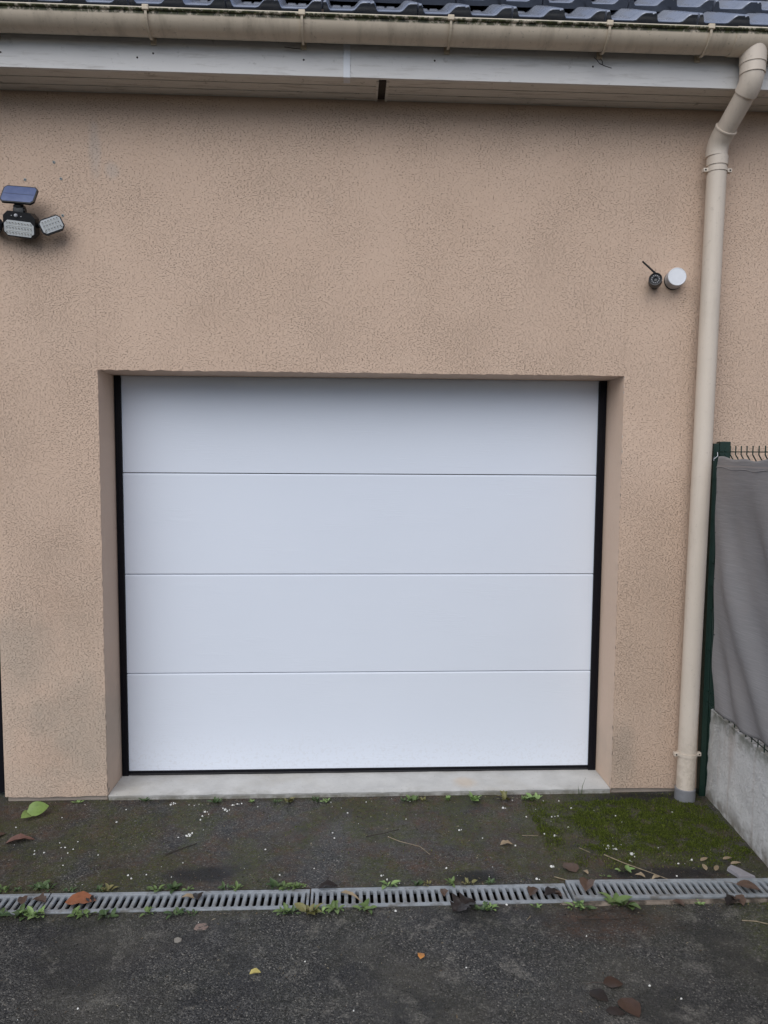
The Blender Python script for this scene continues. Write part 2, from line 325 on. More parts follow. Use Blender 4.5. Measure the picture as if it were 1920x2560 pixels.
M['rubber2'] = plain('grey_black_seal', (0.022, 0.022, 0.024), 0.6, 0.2, 60, 0.0004, 300, spec=0.3)
M['dark'] = plain('dark_gap', (0.012, 0.011, 0.010), 0.9, 0.1)

def pvc_mat(name, base, grime, rim=False, pipe=False):
    t = NT(name); xyz = t.sep()
    c = t.ramp(t.noise(5, 4, 0.6), [(0.3, tuple(x * 0.93 for x in base)), (0.7, base)])
    sv = t.map((11, 11, 0.9) if pipe else (7, 2, 2)); g = t.rng(t.noise(1.6, 5, 0.68, 0.2, sv), 0.46, 0.72)
    c = t.mix(t.math('MULTIPLY', g, grime), c, (0.20, 0.165, 0.115))
    c = t.mix(t.math('MULTIPLY', t.rng(t.noise(55, 4, 0.7), 0.60, 0.70), grime), c, (0.11, 0.095, 0.07))
    if pipe:  # mud splashed up from the ground
        sp_ = t.math('MULTIPLY', t.rng(xyz[2], 0.42, 0.06), t.rng(t.noise(38, 4, 0.7), 0.42, 0.60))
        c = t.mix(t.math('MULTIPLY', sp_, 0.3), c, (0.27, 0.215, 0.15))
    if rim:   # algae grown in the angle under the front bead
        lo = t.math('MULTIPLY', t.rng(xyz[2], 0.050, 0.058), t.rng(xyz[2], 0.0735, 0.0705))
        al = t.math('MULTIPLY', lo, t.rng(t.noise(34, 4, 0.7), 0.34, 0.52))
        c = t.mix(al, c, t.ramp(t.noise(60, 3, 0.6), [(0.35, (0.02, 0.022, 0.012)), (0.7, (0.085, 0.095, 0.03))]))
    return t.out(c, 0.5, t.bump(t.noise(160, 3, 0.6), 0.5, 0.0006), 0.35)
M['gutter'] = pvc_mat('weathered_sand_plastic', (0.70, 0.60, 0.475), 0.36, True)
M['gutter_rim'] = pvc_mat('weathered_gutter_bead', (0.66, 0.59, 0.47), 0.4, True)
M['strap'] = pvc_mat('gutter_strap_plastic', (0.62, 0.53, 0.41), 0.35)
M['pipe'] = pvc_mat('sand_pipe_plastic', (0.68, 0.595, 0.505), 0.16, False, True)
M['collar'] = plain('grey_plastic_collar', (0.20, 0.205, 0.22), 0.55, 0.1, 30)
def board_mat(name, base, grime):
    t = NT(name); c = t.ramp(t.noise(3, 3, 0.6), [(0.3, tuple(x * 0.93 for x in base)), (0.7, base)])
    sv = t.map((2.2, 22, 22)); g = t.rng(t.noise(2.4, 5, 0.7, 0.15, sv), 0.50, 0.74)
    c = t.mix(t.math('MULTIPLY', g, grime), c, (0.15, 0.115, 0.075))
    c = t.mix(t.math('MULTIPLY', t.rng(t.noise(24, 5, 0.7, 0, t.map((1, 1, 1))), 0.60, 0.72), grime), c, (0.10, 0.085, 0.06))
    return t.out(c, 0.45, t.bump(t.noise(90, 3, 0.6), 0.4, 0.0006), 0.4)
M['fascia'] = board_mat('white_fascia_plastic', (0.66, 0.65, 0.64), 0.32)
M['fascia_clean'] = board_mat('clean_fascia_strip', (0.72, 0.745, 0.79), 0.08)
M['soffit'] = board_mat('dirty_soffit_plastic', (0.70, 0.675, 0.62), 0.55)
def tile_mat():
    t = NT('glazed_slate_tile'); r = t.objrand()
    c = t.mix(r, (0.46, 0.50, 0.60), (0.56, 0.60, 0.70))
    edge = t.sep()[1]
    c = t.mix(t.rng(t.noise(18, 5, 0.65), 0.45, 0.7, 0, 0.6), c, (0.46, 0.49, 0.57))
    c = t.mix(t.rng(edge, 0.006, 0.0035), c, (0.075, 0.086, 0.108))  # shaded tile fronts put into the colour, darker than the sky-lit pans
    h = t.math('ADD', t.noise(26, 3, 0.6), t.math('MULTIPLY', t.rng(t.vor(210), 0.30, 0.15), t.rng(t.noise(14, 2), 0.48, 0.58)))
    return t.out(c, t.rng(t.noise(30, 4, 0.6), 0.3, 0.7, 0.12, 0.24), t.bump(h, 0.35, 0.0012), 0.8, 0.45)
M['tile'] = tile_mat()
M['black_plastic'] = plain('black_plastic', (0.010, 0.010, 0.012), 0.38, 0.2, 50, 0.0003, 400)
M['black_gloss'] = plain('black_lens_plastic', (0.005, 0.005, 0.007), 0.12, 0.1, 50)
M['white_plastic'] = plain('white_plastic', (0.74, 0.76, 0.80), 0.4, 0.04, 30)
M['grey_plastic'] = plain('light_grey_plastic', (0.50, 0.50, 0.52), 0.5, 0.05, 30)
M['led_lens'] = plain('clear_grey_lens', (0.55, 0.57, 0.58), 0.22, 0.05, 90, 0.0003, 200)
M['led'] = plain('led_chip', (0.62, 0.63, 0.60), 0.3, 0.05, 90)
M['led_dim'] = plain('led_cup', (0.13, 0.13, 0.13), 0.35, 0.1, 90)
def cell_mat():
    t = NT('solar_cell_glass'); xyz = t.sep()
    c = t.ramp(t.noise(25, 3, 0.6), [(0.3, (0.085, 0.115, 0.235)), (0.7, (0.115, 0.15, 0.28))])
    return t.out(c, 0.22, None, 0.6)
M['cell'] = cell_mat()
M['cell_line'] = plain('cell_busbar', (0.015, 0.022, 0.05), 0.3)
M['plug'] = plain('grey_wall_plug', (0.33, 0.36, 0.36), 0.6)
M['green'] = plain('dark_green_coating', (0.006, 0.026, 0.018), 0.4, 0.15, 30, spec=0.5)
def cloth_mat():
    t = NT('grey_woven_screen'); xyz = t.sep()
    wv = t.noise(1.0, 3, 0.6, 0.0, t.map((8, 9, 620))); w2 = t.noise(1.0, 2, 0.5, 0.0, t.map((8, 620, 40)))
    c = t.ramp(wv, [(0.30, (0.215, 0.208, 0.215)), (0.55, (0.255, 0.247, 0.252)), (0.75, (0.33, 0.32, 0.322))])
    c = t.mix(t.rng(t.noise(3, 4, 0.6), 0.4, 0.7, 0, 0.35), c, (0.29, 0.265, 0.255))
    hem = t.math('MULTIPLY', t.rng(xyz[2], 1.596, 1.600), t.rng(xyz[2], 1.606, 1.602))
    c = t.mix(t.math('MULTIPLY', hem, 0.5), c, (0.38, 0.33, 0.31))
    return t.out(c, 0.85, t.bump(t.math('ADD', wv, t.math('MULTIPLY', w2, 0.4)), 0.8, 0.0012), 0.25)
M['cloth'] = cloth_mat()
M['hem'] = plain('screen_hem_thread', (0.30, 0.285, 0.285), 0.85, 0.15, 120)
def galv_mat():
    t = NT('galvanised_steel')
    c = t.ramp(t.noise(30, 4, 0.65), [(0.3, (0.22, 0.243, 0.267)), (0.7, (0.35, 0.378, 0.405))])
    c = t.mix(t.rng(t.noise(9, 5, 0.7), 0.50, 0.68, 0, 0.75), c, (0.12, 0.105, 0.085))
    return t.out(c, t.rng(t.noise(50, 3), 0.3, 0.7, 0.42, 0.62), t.bump(t.noise(140, 3, 0.6), 0.5, 0.0008), 0.5, 0.15)
M['galv'] = galv_mat()
M['channel'] = plain('channel_concrete', (0.22, 0.18, 0.145), 0.85, 0.2, 30, 0.002, 120, dirt=((0.05, 0.04, 0.03), 8, 0.45, 0.6))
M['mud'] = plain('channel_mud', (0.005, 0.004, 0.0035), 0.9, 0.3, 20, 0.004, 60)
def leaf_mat(name, a, b, rough=0.45, veins=True):
    t = NT(name); r = t.objrand(); c = t.mix(r, a, b)
    c = t.mix(t.rng(t.noise(60, 4, 0.6), 0.4, 0.75, 0, 0.45), c, tuple(x * 0.55 for x in a))
    m = t.out(c, rough, t.bump(t.noise(120, 3, 0.6), 0.5, 0.0008), 0.4)
    return m
M['weed'] = leaf_mat('weed_leaf', (0.085, 0.135, 0.040), (0.155, 0.225, 0.075))
M['weed_dark'] = leaf_mat('weed_leaf_dark', (0.045, 0.085, 0.030), (0.085, 0.130, 0.048))
M['weed_pale'] = leaf_mat('weed_leaf_pale', (0.17, 0.27, 0.085), (0.25, 0.36, 0.13))
M['weed_yellow'] = leaf_mat('weed_leaf_yellowing', (0.13, 0.14, 0.045), (0.22, 0.19, 0.08))
M['green_leaf'] = leaf_mat('fresh_green_leaf', (0.17, 0.255, 0.065), (0.215, 0.305, 0.09), 0.4)
M['brown_leaf'] = leaf_mat('brown_dead_leaf', (0.070, 0.045, 0.034), (0.115, 0.072, 0.052), 0.5)
M['red_leaf'] = leaf_mat('reddish_dead_leaf', (0.14, 0.070, 0.055), (0.16, 0.08, 0.062), 0.45)
M['orange_leaf'] = leaf_mat('orange_dead_leaf', (0.24, 0.088, 0.045), (0.28, 0.105, 0.052), 0.4)
M['dark_leaf'] = leaf_mat('black_brown_leaf', (0.018, 0.014, 0.013), (0.032, 0.024, 0.022), 0.4)
M['tan_leaf'] = leaf_mat('tan_dry_leaf', (0.24, 0.18, 0.115), (0.34, 0.27, 0.18), 0.6)
M['yellow_leaf'] = leaf_mat('yellow_leaf', (0.45, 0.38, 0.12), (0.5, 0.42, 0.15), 0.5)
M['amber_leaf'] = leaf_mat('amber_leaf', (0.50, 0.22, 0.06), (0.55, 0.25, 0.07), 0.5)
M['wet_leaf'] = leaf_mat('wet_brown_leaf', (0.048, 0.028, 0.021), (0.070, 0.040, 0.029), 0.35)
M['twig'] = plain('dark_twig', (0.035, 0.026, 0.02), 0.8, 0.3, 60)
M['straw'] = plain('pale_straw', (0.26, 0.21, 0.14), 0.7, 0.3, 60)
M['flake'] = plain('white_plaster', (0.72, 0.72, 0.69), 0.8, 0.06, 60, 0.001, 150)
def island_mat(name, stops, rough=0.8, spec=0.3):
    t = NT(name); c = t.ramp(t.island(), stops); return t.out(c, rough, None, spec)
M['moss'] = island_mat('moss_blades', [(0.0, (0.020, 0.030, 0.004)), (0.5, (0.060, 0.080, 0.009)), (0.9, (0.125, 0.16, 0.019)), (1.0, (0.20, 0.23, 0.04))], 0.85)
M['grit'] = island_mat('loose_grit', [(0.0, (0.013, 0.013, 0.014)), (0.5, (0.028, 0.027, 0.026)), (0.85, (0.056, 0.051, 0.044)), (0.97, (0.12, 0.105, 0.086)), (1.0, (0.28, 0.25, 0.21))], 0.8)
M['litter'] = island_mat('fine_litter', [(0.0, (0.05, 0.032, 0.02)), (0.5, (0.12, 0.085, 0.055)), (0.85, (0.24, 0.19, 0.12)), (1.0, (0.36, 0.32, 0.24))], 0.8)

# ------------------------------------------------------------------ ground
DY0, DY1, DX1 = -0.886, -0.758, 1.675        # slot of the drain
def gh(x, y):                                  # gentle unevenness of the asphalt
    a = mnoise.noise(Vector((x * 1.3, y * 1.3, 0.3))) * 0.006 + mnoise.noise(Vector((x * 6, y * 6, 4.1))) * 0.0022
    e = min(abs(y - DY0), abs(y - DY1))
    if e < 0.08: a *= e / 0.08
    if y > -0.06: a *= 0.3
    if abs(x) > 2.5 or y < -3.4: a = 0
    return a - 0.002
def axis(a, b, step): n = max(1, round((b - a) / step)); return [a + (b - a) * i / n for i in range(n + 1)]
xs = [-300, -60, -12, -4] + axis(-2.3, DX1, 0.03) + axis(1.72, 2.3, 0.06) + [4, 12, 60, 300]
ys = [-300, -60, -12, -5] + axis(-3.4, -1.5, 0.05) + axis(-1.47, DY0, 0.02) + axis(DY1, 0.35, 0.02) + [1.5, 6, 30, 300]
g = MB(); g.open = True
for y in ys:
    for x in xs: g.v.append((x, y, gh(x, y)))
W = len(xs)
for j in range(len(ys) - 1):
    for i in range(W - 1):
        if abs(ys[j] - DY0) < 1e-6 and xs[i + 1] <= DX1 + 1e-6 and xs[i] >= -12.1: continue
        g.f.append([j * W + i, j * W + i + 1, (j + 1) * W + i + 1, (j + 1) * W + i]); g.m.append(0); g.sm.append(True)
tag(g.build('driveway', M['asphalt']), kind='structure')
# ------------------------------------------------------------------ garage building
XL, XR, ZT, REC = -1.1668, 1.2466, 2.0116, 0.2323     # opening and depth of its reveal
WL, WRT, ZW = -1.647, 4.0, 3.6                          # front wall extents
bld = empty('garage_building'); tag(bld, 'beige rendered garage with white sectional door under a dark tiled roof', 'building')
def jit(t, k, a): return mnoise.noise(Vector((t * 38, k * 7.3, 1.1))) * a + mnoise.noise(Vector((t * 110, k * 3.1, 2.1))) * a * 0.6
def foot(x): return 0.020 + 0.010 * mnoise.noise(Vector((x * 5, 0.2, 0))) + 0.006 * mnoise.noise(Vector((x * 23, 3.2, 0)))
w = MB(); w.open = True
nz = 260
def zz(t, x, top): z0 = foot(x); return z0 + (top - z0) * t
# left pier, right pier, lintel; their arrises are slightly ragged
BV = 0.010
w.grid(10, nz, lambda u, v: ((WL + BV + (XL - 0.003 - WL - BV) * u) + (jit(v * ZW, 1, 0.003) if u == 1 else 0) + (jit(v * ZW, 2, 0.002) if u == 0 else 0), 0.0, zz(v, WL + (XL - WL) * u, ZW)), 0, False)
w.grid(16, nz, lambda u, v: ((XR + 0.003 + (WRT - XR) * u) + (jit(v * ZW, 3, 0.003) if u == 0 else 0), 0.0, zz(v, XR + (WRT - XR) * u, ZW)), 0, False)
nx = 300
def lint(u): return jit(u * 2.4, 5, 0.003) if 0 < u < 1 else 0
def ledge(v, k): return XL - 0.003 + jit(v * ZW, 1, 0.003) if k == 0 else XR + 0.003 + jit(v * ZW, 3, 0.003)
w.grid(nx, 12, lambda u, v: (XL - 0.006 + (XR - XL + 0.012) * u, 0.0 if 0 < u < 1 else 0.0015, ZT + 0.003 + (lint(u) if v == 0 else 0) + (ZW - ZT - 0.003) * v), 0, False)
# outer corner on the left (rounded) and the wall's return
w.grid(4, nz, lambda u, v: (WL + BV - BV * math.sin(u * math.pi / 2) + (jit(v * ZW, 2, 0.002) if u == 0 else 0), BV - BV * math.cos(u * math.pi / 2), zz(v, WL, ZW)), 0, True, True)
w.grid(4, 4, lambda u, v: (WL, BV + 2.0 * u, foot(WL) + (ZW - foot(WL)) * v), 0, False, True)
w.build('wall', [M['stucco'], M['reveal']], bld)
# reveal of the opening: smoother render
r = MB(); r.open = True
r.grid(nz, 6, lambda u, v: (XL + (-0.003 + jit(u * ZW, 1, 0.003) if v == 0 else 0), -0.0004 + REC * 1.25 * v, 0.0 + u * ZW) if u * ZW < ZT + 0.02 else (XL, 0.004 + REC * v, ZT + 0.02), 0, True)
r.grid(nz, 6, lambda u, v: (XR + (0.003 + jit(u * ZW, 3, 0.003) if v == 0 else 0), -0.0004 + REC * 1.25 * v, 0.0 + u * ZW) if u * ZW < ZT + 0.02 else (XR, 0.004 + REC * v, ZT + 0.02), 0, True, True)
r.grid(nx, 6, lambda u, v: (XL - 0.006 + (XR - XL + 0.012) * u, -0.0004 + REC * 1.25 * v, ZT + (0.003 + lint(u) if v == 0 else 0.0)), 0, True)
r.build('door_reveal', M['reveal'], bld)
for a, b in ((WL + 0.012, XL - 0.002), (XR + 0.002, 1.70)):
    p = MB(); p.box((a, 0.011, -0.15), (b, 0.10, 0.055), bev=0.004); p.build('footing', M['plinth'], bld)
# concrete sill in the opening
SZ0, SZ1 = 0.024, 0.019
s = MB(); NXS = 120
def sill(u, v):
    x = XL + 0.001 + (XR - XL - 0.002) * u
    if v < 0.2: z = -0.05 + (SZ0 + 0.05) * (v / 0.2); y = 0.003
    else:
        q = (v - 0.2) / 0.8; y = 0.003 + (REC + 0.02) * q; z = SZ0 + (SZ1 - SZ0) * q + 0.004 * (1 - abs(2 * min(q * 4, 1) - 1)) * 0
    n1 = mnoise.noise(Vector((x * 9, y * 9, 1))) * 0.0022
    if 0.15 < v < 0.3: y += mnoise.noise(Vector((x * 16, 0, 5))) * 0.005 + mnoise.noise(Vector((x * 60, 0, 8))) * 0.0025 - 0.004; z -= 0.003 + 0.003 * mnoise.noise(Vector((x * 20, 2, 5)))
    return (x, y, z + n1)
s.open = True; s.grid(NXS, 20, sill, 0, True); s.build('door_sill', M['concrete'], bld)

# ---- garage door
DB, DL, DR = 0.0429, -1.1336, 1.2067
door = empty('garage_door', (0, 0, 0), parent=bld); door['label'] = 'white sectional garage door of four wide embossed panels'
PH, GAP, CH = 0.5, 0.0022, 0.0075
for k in range(4):
    z0, z1 = DB + PH * k, DB + PH * (k + 1)
    yf, yb = REC, REC + 0.04
    d = MB()
    prof = [(yf, z0 + (GAP if k else 0)), (yf, z1 - GAP - CH), (yf + 0.0012, z1 - GAP - CH * 0.45), (yf + 0.005, z1 - GAP), (yb, z1 - GAP), (yb, z0 + (GAP if k else 0))]
    d.prism(prof, DL - 0.02, DR + 0.02, 0)
    d.build('door_panel', M['door'], door)
bk = MB(); bk.box((DL - 0.03, REC + 0.045, 0.0), (DR + 0.03, REC + 0.07, 2.10)); bk.build('door_backing', M['dark'], door)
for side in (0, 1):
    a, b = (XL + 0.0015, DL) if side == 0 else (DR, XR - 0.0015)
    f = MB(); f.box((a, REC - 0.012, 0.019), (b, REC + 0.03, ZT - 0.001), bev=0.002)
    m = (a + b) / 2 + (-0.006 if side == 0 else 0.006)
    f.box((m - 0.0015, REC - 0.0145, 0.019), (m + 0.0015, REC - 0.011, ZT - 0.002))
    f.build('side_seal', M['rubber'], door)
f = MB(); f.box((DL, REC - 0.003, 0.030), (DR, REC + 0.03, DB), bev=0.002); f.box((DL, REC - 0.006, 0.0205), (DR, REC + 0.03, 0.0298), 1, bev=0.002)
f.build('bottom_seal', [M['rubber'], M['rubber2']], door)
f = MB(); f.box((DL, REC - 0.004, ZT - 0.011), (DR, REC + 0.02, ZT - 0.001)); f.build('top_seal', M['door'], door)

# ---- eave: soffit boards, fascia, cover strips
ZS, YF = 3.217, -0.205
for k, (a, b) in enumerate(((-2.4, 0.088), (0.120, WRT))):
    t = MB()
    # plank section with two shallow grooves
    pr = [(YF + 0.004, ZS + 0.012), (YF + 0.004, ZS)]
    for gy in (-0.135, -0.066):
        pr += [(gy - 0.004, ZS), (gy - 0.002, ZS + 0.005), (gy + 0.002, ZS + 0.005), (gy + 0.004, ZS)]
    pr += [(-0.001, ZS), (-0.001, ZS + 0.012)]
    t.prism(pr, a, b, 0); t.build('soffit_board', M['soffit'], bld)
t = MB(); t.box((0.082, -0.17, ZS + 0.006), (0.126, -0.002, ZS + 0.02)); t.build('soffit_gap', M['twig'], bld)
for x in (0.082, 0.126):
    t = MB(); t.box((x - 0.005, -0.182, ZS - 0.004), (x + 0.006, -0.003, ZS - 0.0005), bev=0.001); t.build('soffit_joint_strip', M['soffit'], bld)
for k, (a, b) in enumerate(((-2.4, -0.049), (-0.047, WRT))):
    t = MB(); t.box((a, YF - 0.012, ZS - 0.004), (b, YF + 0.003, 3.46), bev=0.0015); t.build('fascia_board', M['fascia'], bld)
t = MB(); t.box((-0.062, YF - 0.016, ZS - 0.007), (-0.034, YF - 0.0125, 3.45), bev=0.001); t.box((-0.062, YF - 0.016, ZS - 0.0072), (-0.034, YF + 0.035, ZS - 0.0045), bev=0.001)
t.build('fascia_joint_cover', M['fascia_clean'], bld)
for x, z in ((-0.910, 3.266), (-0.845, 3.284), (-0.227, 3.277), (-1.46, 3.27), (0.32, 3.29), (0.993, 3.286)):
    t = MB(); t.lathe([(0.0001, 0.003), (0.003, 0.0025), (0.0042, 0.0)], Matrix.Translation((x, YF - 0.012, z)) @ Matrix.Rotation(R(90), 4, 'X'), 10); t.build('fascia_screw', M['twig'], bld)

# ---- roof: interlocking double-pan tiles
roof = empty('roof', parent=bld)
PITCH, SL, GAUGE = 0.1935, R(38), 0.345
def tprof(x):                     # x from the pan centre
    h = 0.029; x = (x + PITCH / 2) % PITCH - PITCH / 2
    sm = lambda q: q * q * (3 - 2 * q)
    if x < -0.082: return h - 0.004 * max(0, (-0.0895 - x)) / 0.007
    if x < -0.068: return h * (1 - sm((x + 0.082) / 0.014))
    if x < 0.024: return 0.0
    if x < 0.066: return h * sm((x - 0.024) / 0.042)
    return h
def tile_mesh(seed):
    rr = random.Random(seed); TL, TH = 0.43, 0.022
    us = []
    for pan in (0, 1):
        c = PITCH * pan
        us += [c + q for q in (-0.0955, -0.0905, -0.0825, -0.077, -0.072, -0.066, -0.04, -0.01, 0.02, 0.032, 0.040, 0.048, 0.056, 0.066, 0.08, 0.0945)]
    us[0] += 0.002; us[-1] -= 0.003
    vsl = [0.0, 0.004, 0.012, 0.08, 0.2, 0.32, TL]
    m = MB(); m.open = False; nu = len(us); top = []; bot = []
    for v in vsl:
        for u in us:
            lip = -0.006 * max(0, 1 - v / 0.012) ** 2
            tilt = 0.058 * (1 - v / TL)
            bow = 0.006 * math.exp(-((((u + PITCH / 2) % PITCH - PITCH / 2) + 0.02) / 0.05) ** 2) if v < 0.001 else 0.0   # rounded front of the pan
            w_ = tprof(u) + tilt + lip
            top.append((u, v - bow + 0.003, w_)); bot.append((u, v + 0.003 - bow, tilt + lip - TH + (0.003 if v < 0.001 else 0)))
    nv = len(vsl); ff = []
    for j in range(nv - 1):
        for i in range(nu - 1):
            a = j * nu + i; ff.append((a, a + 1, a + nu + 1, a + nu)); b = a + nu * nv; ff.append((b, b + nu, b + nu + 1, b + 1))
    o = nu * nv
    for i in range(nu - 1): ff.append((i, o + i, o + i + 1, i + 1)); a = (nv - 1) * nu + i; ff.append((a, a + 1, o + a + 1, o + a))
    for j in range(nv - 1):
        a = j * nu; ff.append((a, a + nu, o + a + nu, o + a)); a = j * nu + nu - 1; ff.append((a, o + a, o + a + nu, a + nu))
    m.add(top + bot, ff, 0, True)
    # raised weather bars at the head of each pan
    for pan in (0, 1):
        for q in (-0.045, 0.0):
            c = PITCH * pan + q
            m.box((c - 0.019, 0.275, 0.002), (c + 0.017, 0.36, 0.0165), bev=0.004, smooth=True)
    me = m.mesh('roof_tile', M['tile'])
    return me
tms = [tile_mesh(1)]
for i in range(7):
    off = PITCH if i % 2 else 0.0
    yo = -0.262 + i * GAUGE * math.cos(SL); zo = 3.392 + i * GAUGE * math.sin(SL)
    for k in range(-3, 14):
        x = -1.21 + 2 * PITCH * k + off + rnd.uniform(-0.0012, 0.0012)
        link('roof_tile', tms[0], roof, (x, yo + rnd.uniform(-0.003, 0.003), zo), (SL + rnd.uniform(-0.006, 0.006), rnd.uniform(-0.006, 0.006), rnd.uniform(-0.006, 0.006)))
t = MB(); t.open = True
t.grid(1, 1, lambda u, v: (-2.4 + 6.4 * u, -0.20 + 2.1 * v, 3.415 + 0.05 + 2.1 * math.tan(SL) * v - 0.06), 0, False); t.build('roof_underlay', M['dark'], roof)

# ------------------------------------------------------------------ gutter
gut = empty('gutter', (0, 0, 3.32)); tag(gut, 'weathered sand-coloured half-round plastic gutter under the roof edge', 'gutter')
GY, GZ, GR = -0.275, 0.069, 0.065       # local z (root at 3.32)
def gsec(R0, th, n=20):
    o = [(GY - R0 * math.cos(math.pi * i / n), GZ - R0 * math.sin(math.pi * i / n)) for i in range(n + 1)]
    q = [(GY - (R0 - th) * math.cos(math.pi * i / n), GZ - (R0 - th) * math.sin(math.pi * i / n)) for i in range(n + 1)]
    return o + q[::-1]
t = MB(); t.prism(gsec(GR, 0.0025), -2.4, 1.556, 0, 0, True); t.build('trough', M['gutter'], gut, (0, 0, 0))
t = MB(); t.prism(gsec(GR + 0.0035, 0.003), 1.551, WRT, 0, 0, True); t.build('outlet_trough', M['gutter'], gut)
def bead(a, b, rr): 
    q = MB(); q.prism([(GY - GR - 0.002 + rr * math.cos(2 * math.pi * i / 14), GZ + 0.002 + rr * 0.85 * math.sin(2 * math.pi * i / 14)) for i in range(14)], a, b, 0, 0, True); return q
def rimmat_fix(o): return o
for a, b, rr in ((-2.4, 1.553, 0.0085), (1.551, WRT, 0.0105)): 
    q = bead(a, b, rr); q.build('front_bead', M['gutter_rim'], gut)
for x in (-1.47, -0.841, -0.227, 0.370, 1.018, 1.439):
    q = MB(); n = 16; ro, ri, hw = GR + 0.0095, GR + 0.003, 0.0048
    for i in range(n):
        a0, a1 = R(-4 + 150 * i / n), R(-4 + 150 * (i + 1) / n)
        P = lambda a, rr, xx: (xx, GY - rr * math.cos(a), GZ - rr * math.sin(a))
        vv = [P(a0, ri, x - hw), P(a0, ri, x + hw), P(a0, ro, x + hw), P(a0, ro, x - hw), P(a1, ri, x - hw), P(a1, ri, x + hw), P(a1, ro, x + hw), P(a1, ro, x - hw)]
        q.add(vv, [(0, 1, 5, 4), (1, 2, 6, 5), (2, 3, 7, 6), (3, 0, 4, 7)])
    q.box((x - 0.013, GY - GR - 0.014, GZ - 0.006), (x + 0.013, GY - GR + 0.012, GZ + 0.014), bev=0.003)
    q.box((x - 0.012, YF - 0.020, GZ - 0.075), (x + 0.012, YF - 0.0125, GZ + 0.03), bev=0.002)
    q.build('gutter_bracket', M['strap'], gut)

# ------------------------------------------------------------------ downpipe
dp = empty('downpipe', (1.586, -0.07, 0)); tag(dp, 'sand-coloured round plastic downpipe running down the wall beside the fence', 'downpipe')
def L(x, y, z): return (x - 1.586, y + 0.07, z)
PR = 0.0425
def px(z): return 1.586 + 0.031 * (z - 0.05) / 2.87
A, B, Cc = Vector(L(1.655, -0.275, 3.212)), Vector(L(1.612, -0.07, 3.035)), None
def arc(p0, p1, p2, rr, n=7):
    d0 = (p0 - p1).normalized(); d1 = (p2 - p1).normalized(); out = []
    a = p1 + d0 * rr; b = p1 + d1 * rr
    for i in range(n + 1):
        t_ = i / n; out.append(a * (1 - t_) ** 2 + p1 * 2 * t_ * (1 - t_) + b * t_ ** 2)
    return out
top = Vector(L(1.655, -0.275, 3.376)); low = Vector(L(px(2.8), -0.07, 2.8))
q = MB(); q.tube([top, Vector(L(1.655, -0.275, 3.285))], 0.0535, 28); q.build('outlet_spigot', M['pipe'], dp)
q = MB(); q.tube([L(1.655, -0.275, 3.30), L(1.655, -0.275, 3.262)], 0.0505, 28); q.build('spigot_ring', M['pipe'], dp)
q = MB(); q.tube([Vector(L(1.655, -0.275, 3.272))] + arc(Vector(L(1.655, -0.275, 3.272)), A, B, 0.046), 0.0478, 28); q.build('elbow', M['pipe'], dp)
q = MB(); q.tube([L(1.655, -0.275, 3.275), L(1.655, -0.275, 3.245)], 0.0512, 28); q.build('elbow_socket', M['pipe'], dp)
q = MB(); q.tube([A.lerp(B, 0.12), A.lerp(B, 0.97)], PR, 28); q.build('offset_pipe', M['pipe'], dp)
q = MB(); q.tube([B + (A - B).normalized() * 0.075] + arc(A, B, low, 0.045) + [B + (low - B).normalized() * 0.05], 0.0465, 28); q.build('elbow', M['pipe'], dp)
q = MB(); d_ = (A - B).normalized(); q.tube([B + d_ * 0.0735, B + d_ * 0.080], 0.0492, 28); q.build('socket_ring', M['pipe'], dp)
q = MB(); q.tube([L(px(z), -0.07, z) for z in (3.01, 2.4, 1.6, 0.8, 0.03)], PR, 32); q.build('straight_pipe', M['pipe'], dp)
q = MB(); q.tube([L(px(z), -0.07, z) for z in (2.985, 2.96, 2.945)], 0.0462, 28); q.build('socket_ring', M['pipe'], dp)
q = MB(); q.lathe([(PR + 0.0005, 0.056), (0.0475, 0.053), (0.0485, -0.03)], Matrix.Translation(L(px(0.03), -0.07, 0.0)), 28); q.build('base_collar', M['collar'], dp)
for z in (2.925, 0.222):
    q = MB(); x = px(z); rr = PR + 0.0035
    q.lathe([(PR + 0.0003, -0.0075), (rr, -0.0075), (rr, 0.0075), (PR + 0.0003, 0.0075)], Matrix.Translation(L(x, -0.07, z)), 28)
    for sx in (-1, 1): q.box(L(x + sx * 0.054 - 0.011, -0.083, z - 0.0085), L(x + sx * 0.054 + 0.011, -0.060, z + 0.0085), bev=0.002)
    q.box(L(x - 0.012, -0.03, z - 0.01), L(x + 0.012, 0.002, z + 0.01))
    o = q.build('pipe_clip', M['pipe'], dp)
    for sx in (-1, 1):
        q = MB(); q.lathe([(0.0001, 0.002), (0.0035, 0.0015), (0.0042, 0)], Matrix.Translation(L(x + sx * 0.056, -0.083, z)) @ Matrix.Rotation(R(90), 4, 'X'), 10); q.build('clip_screw', M['twig'], o)
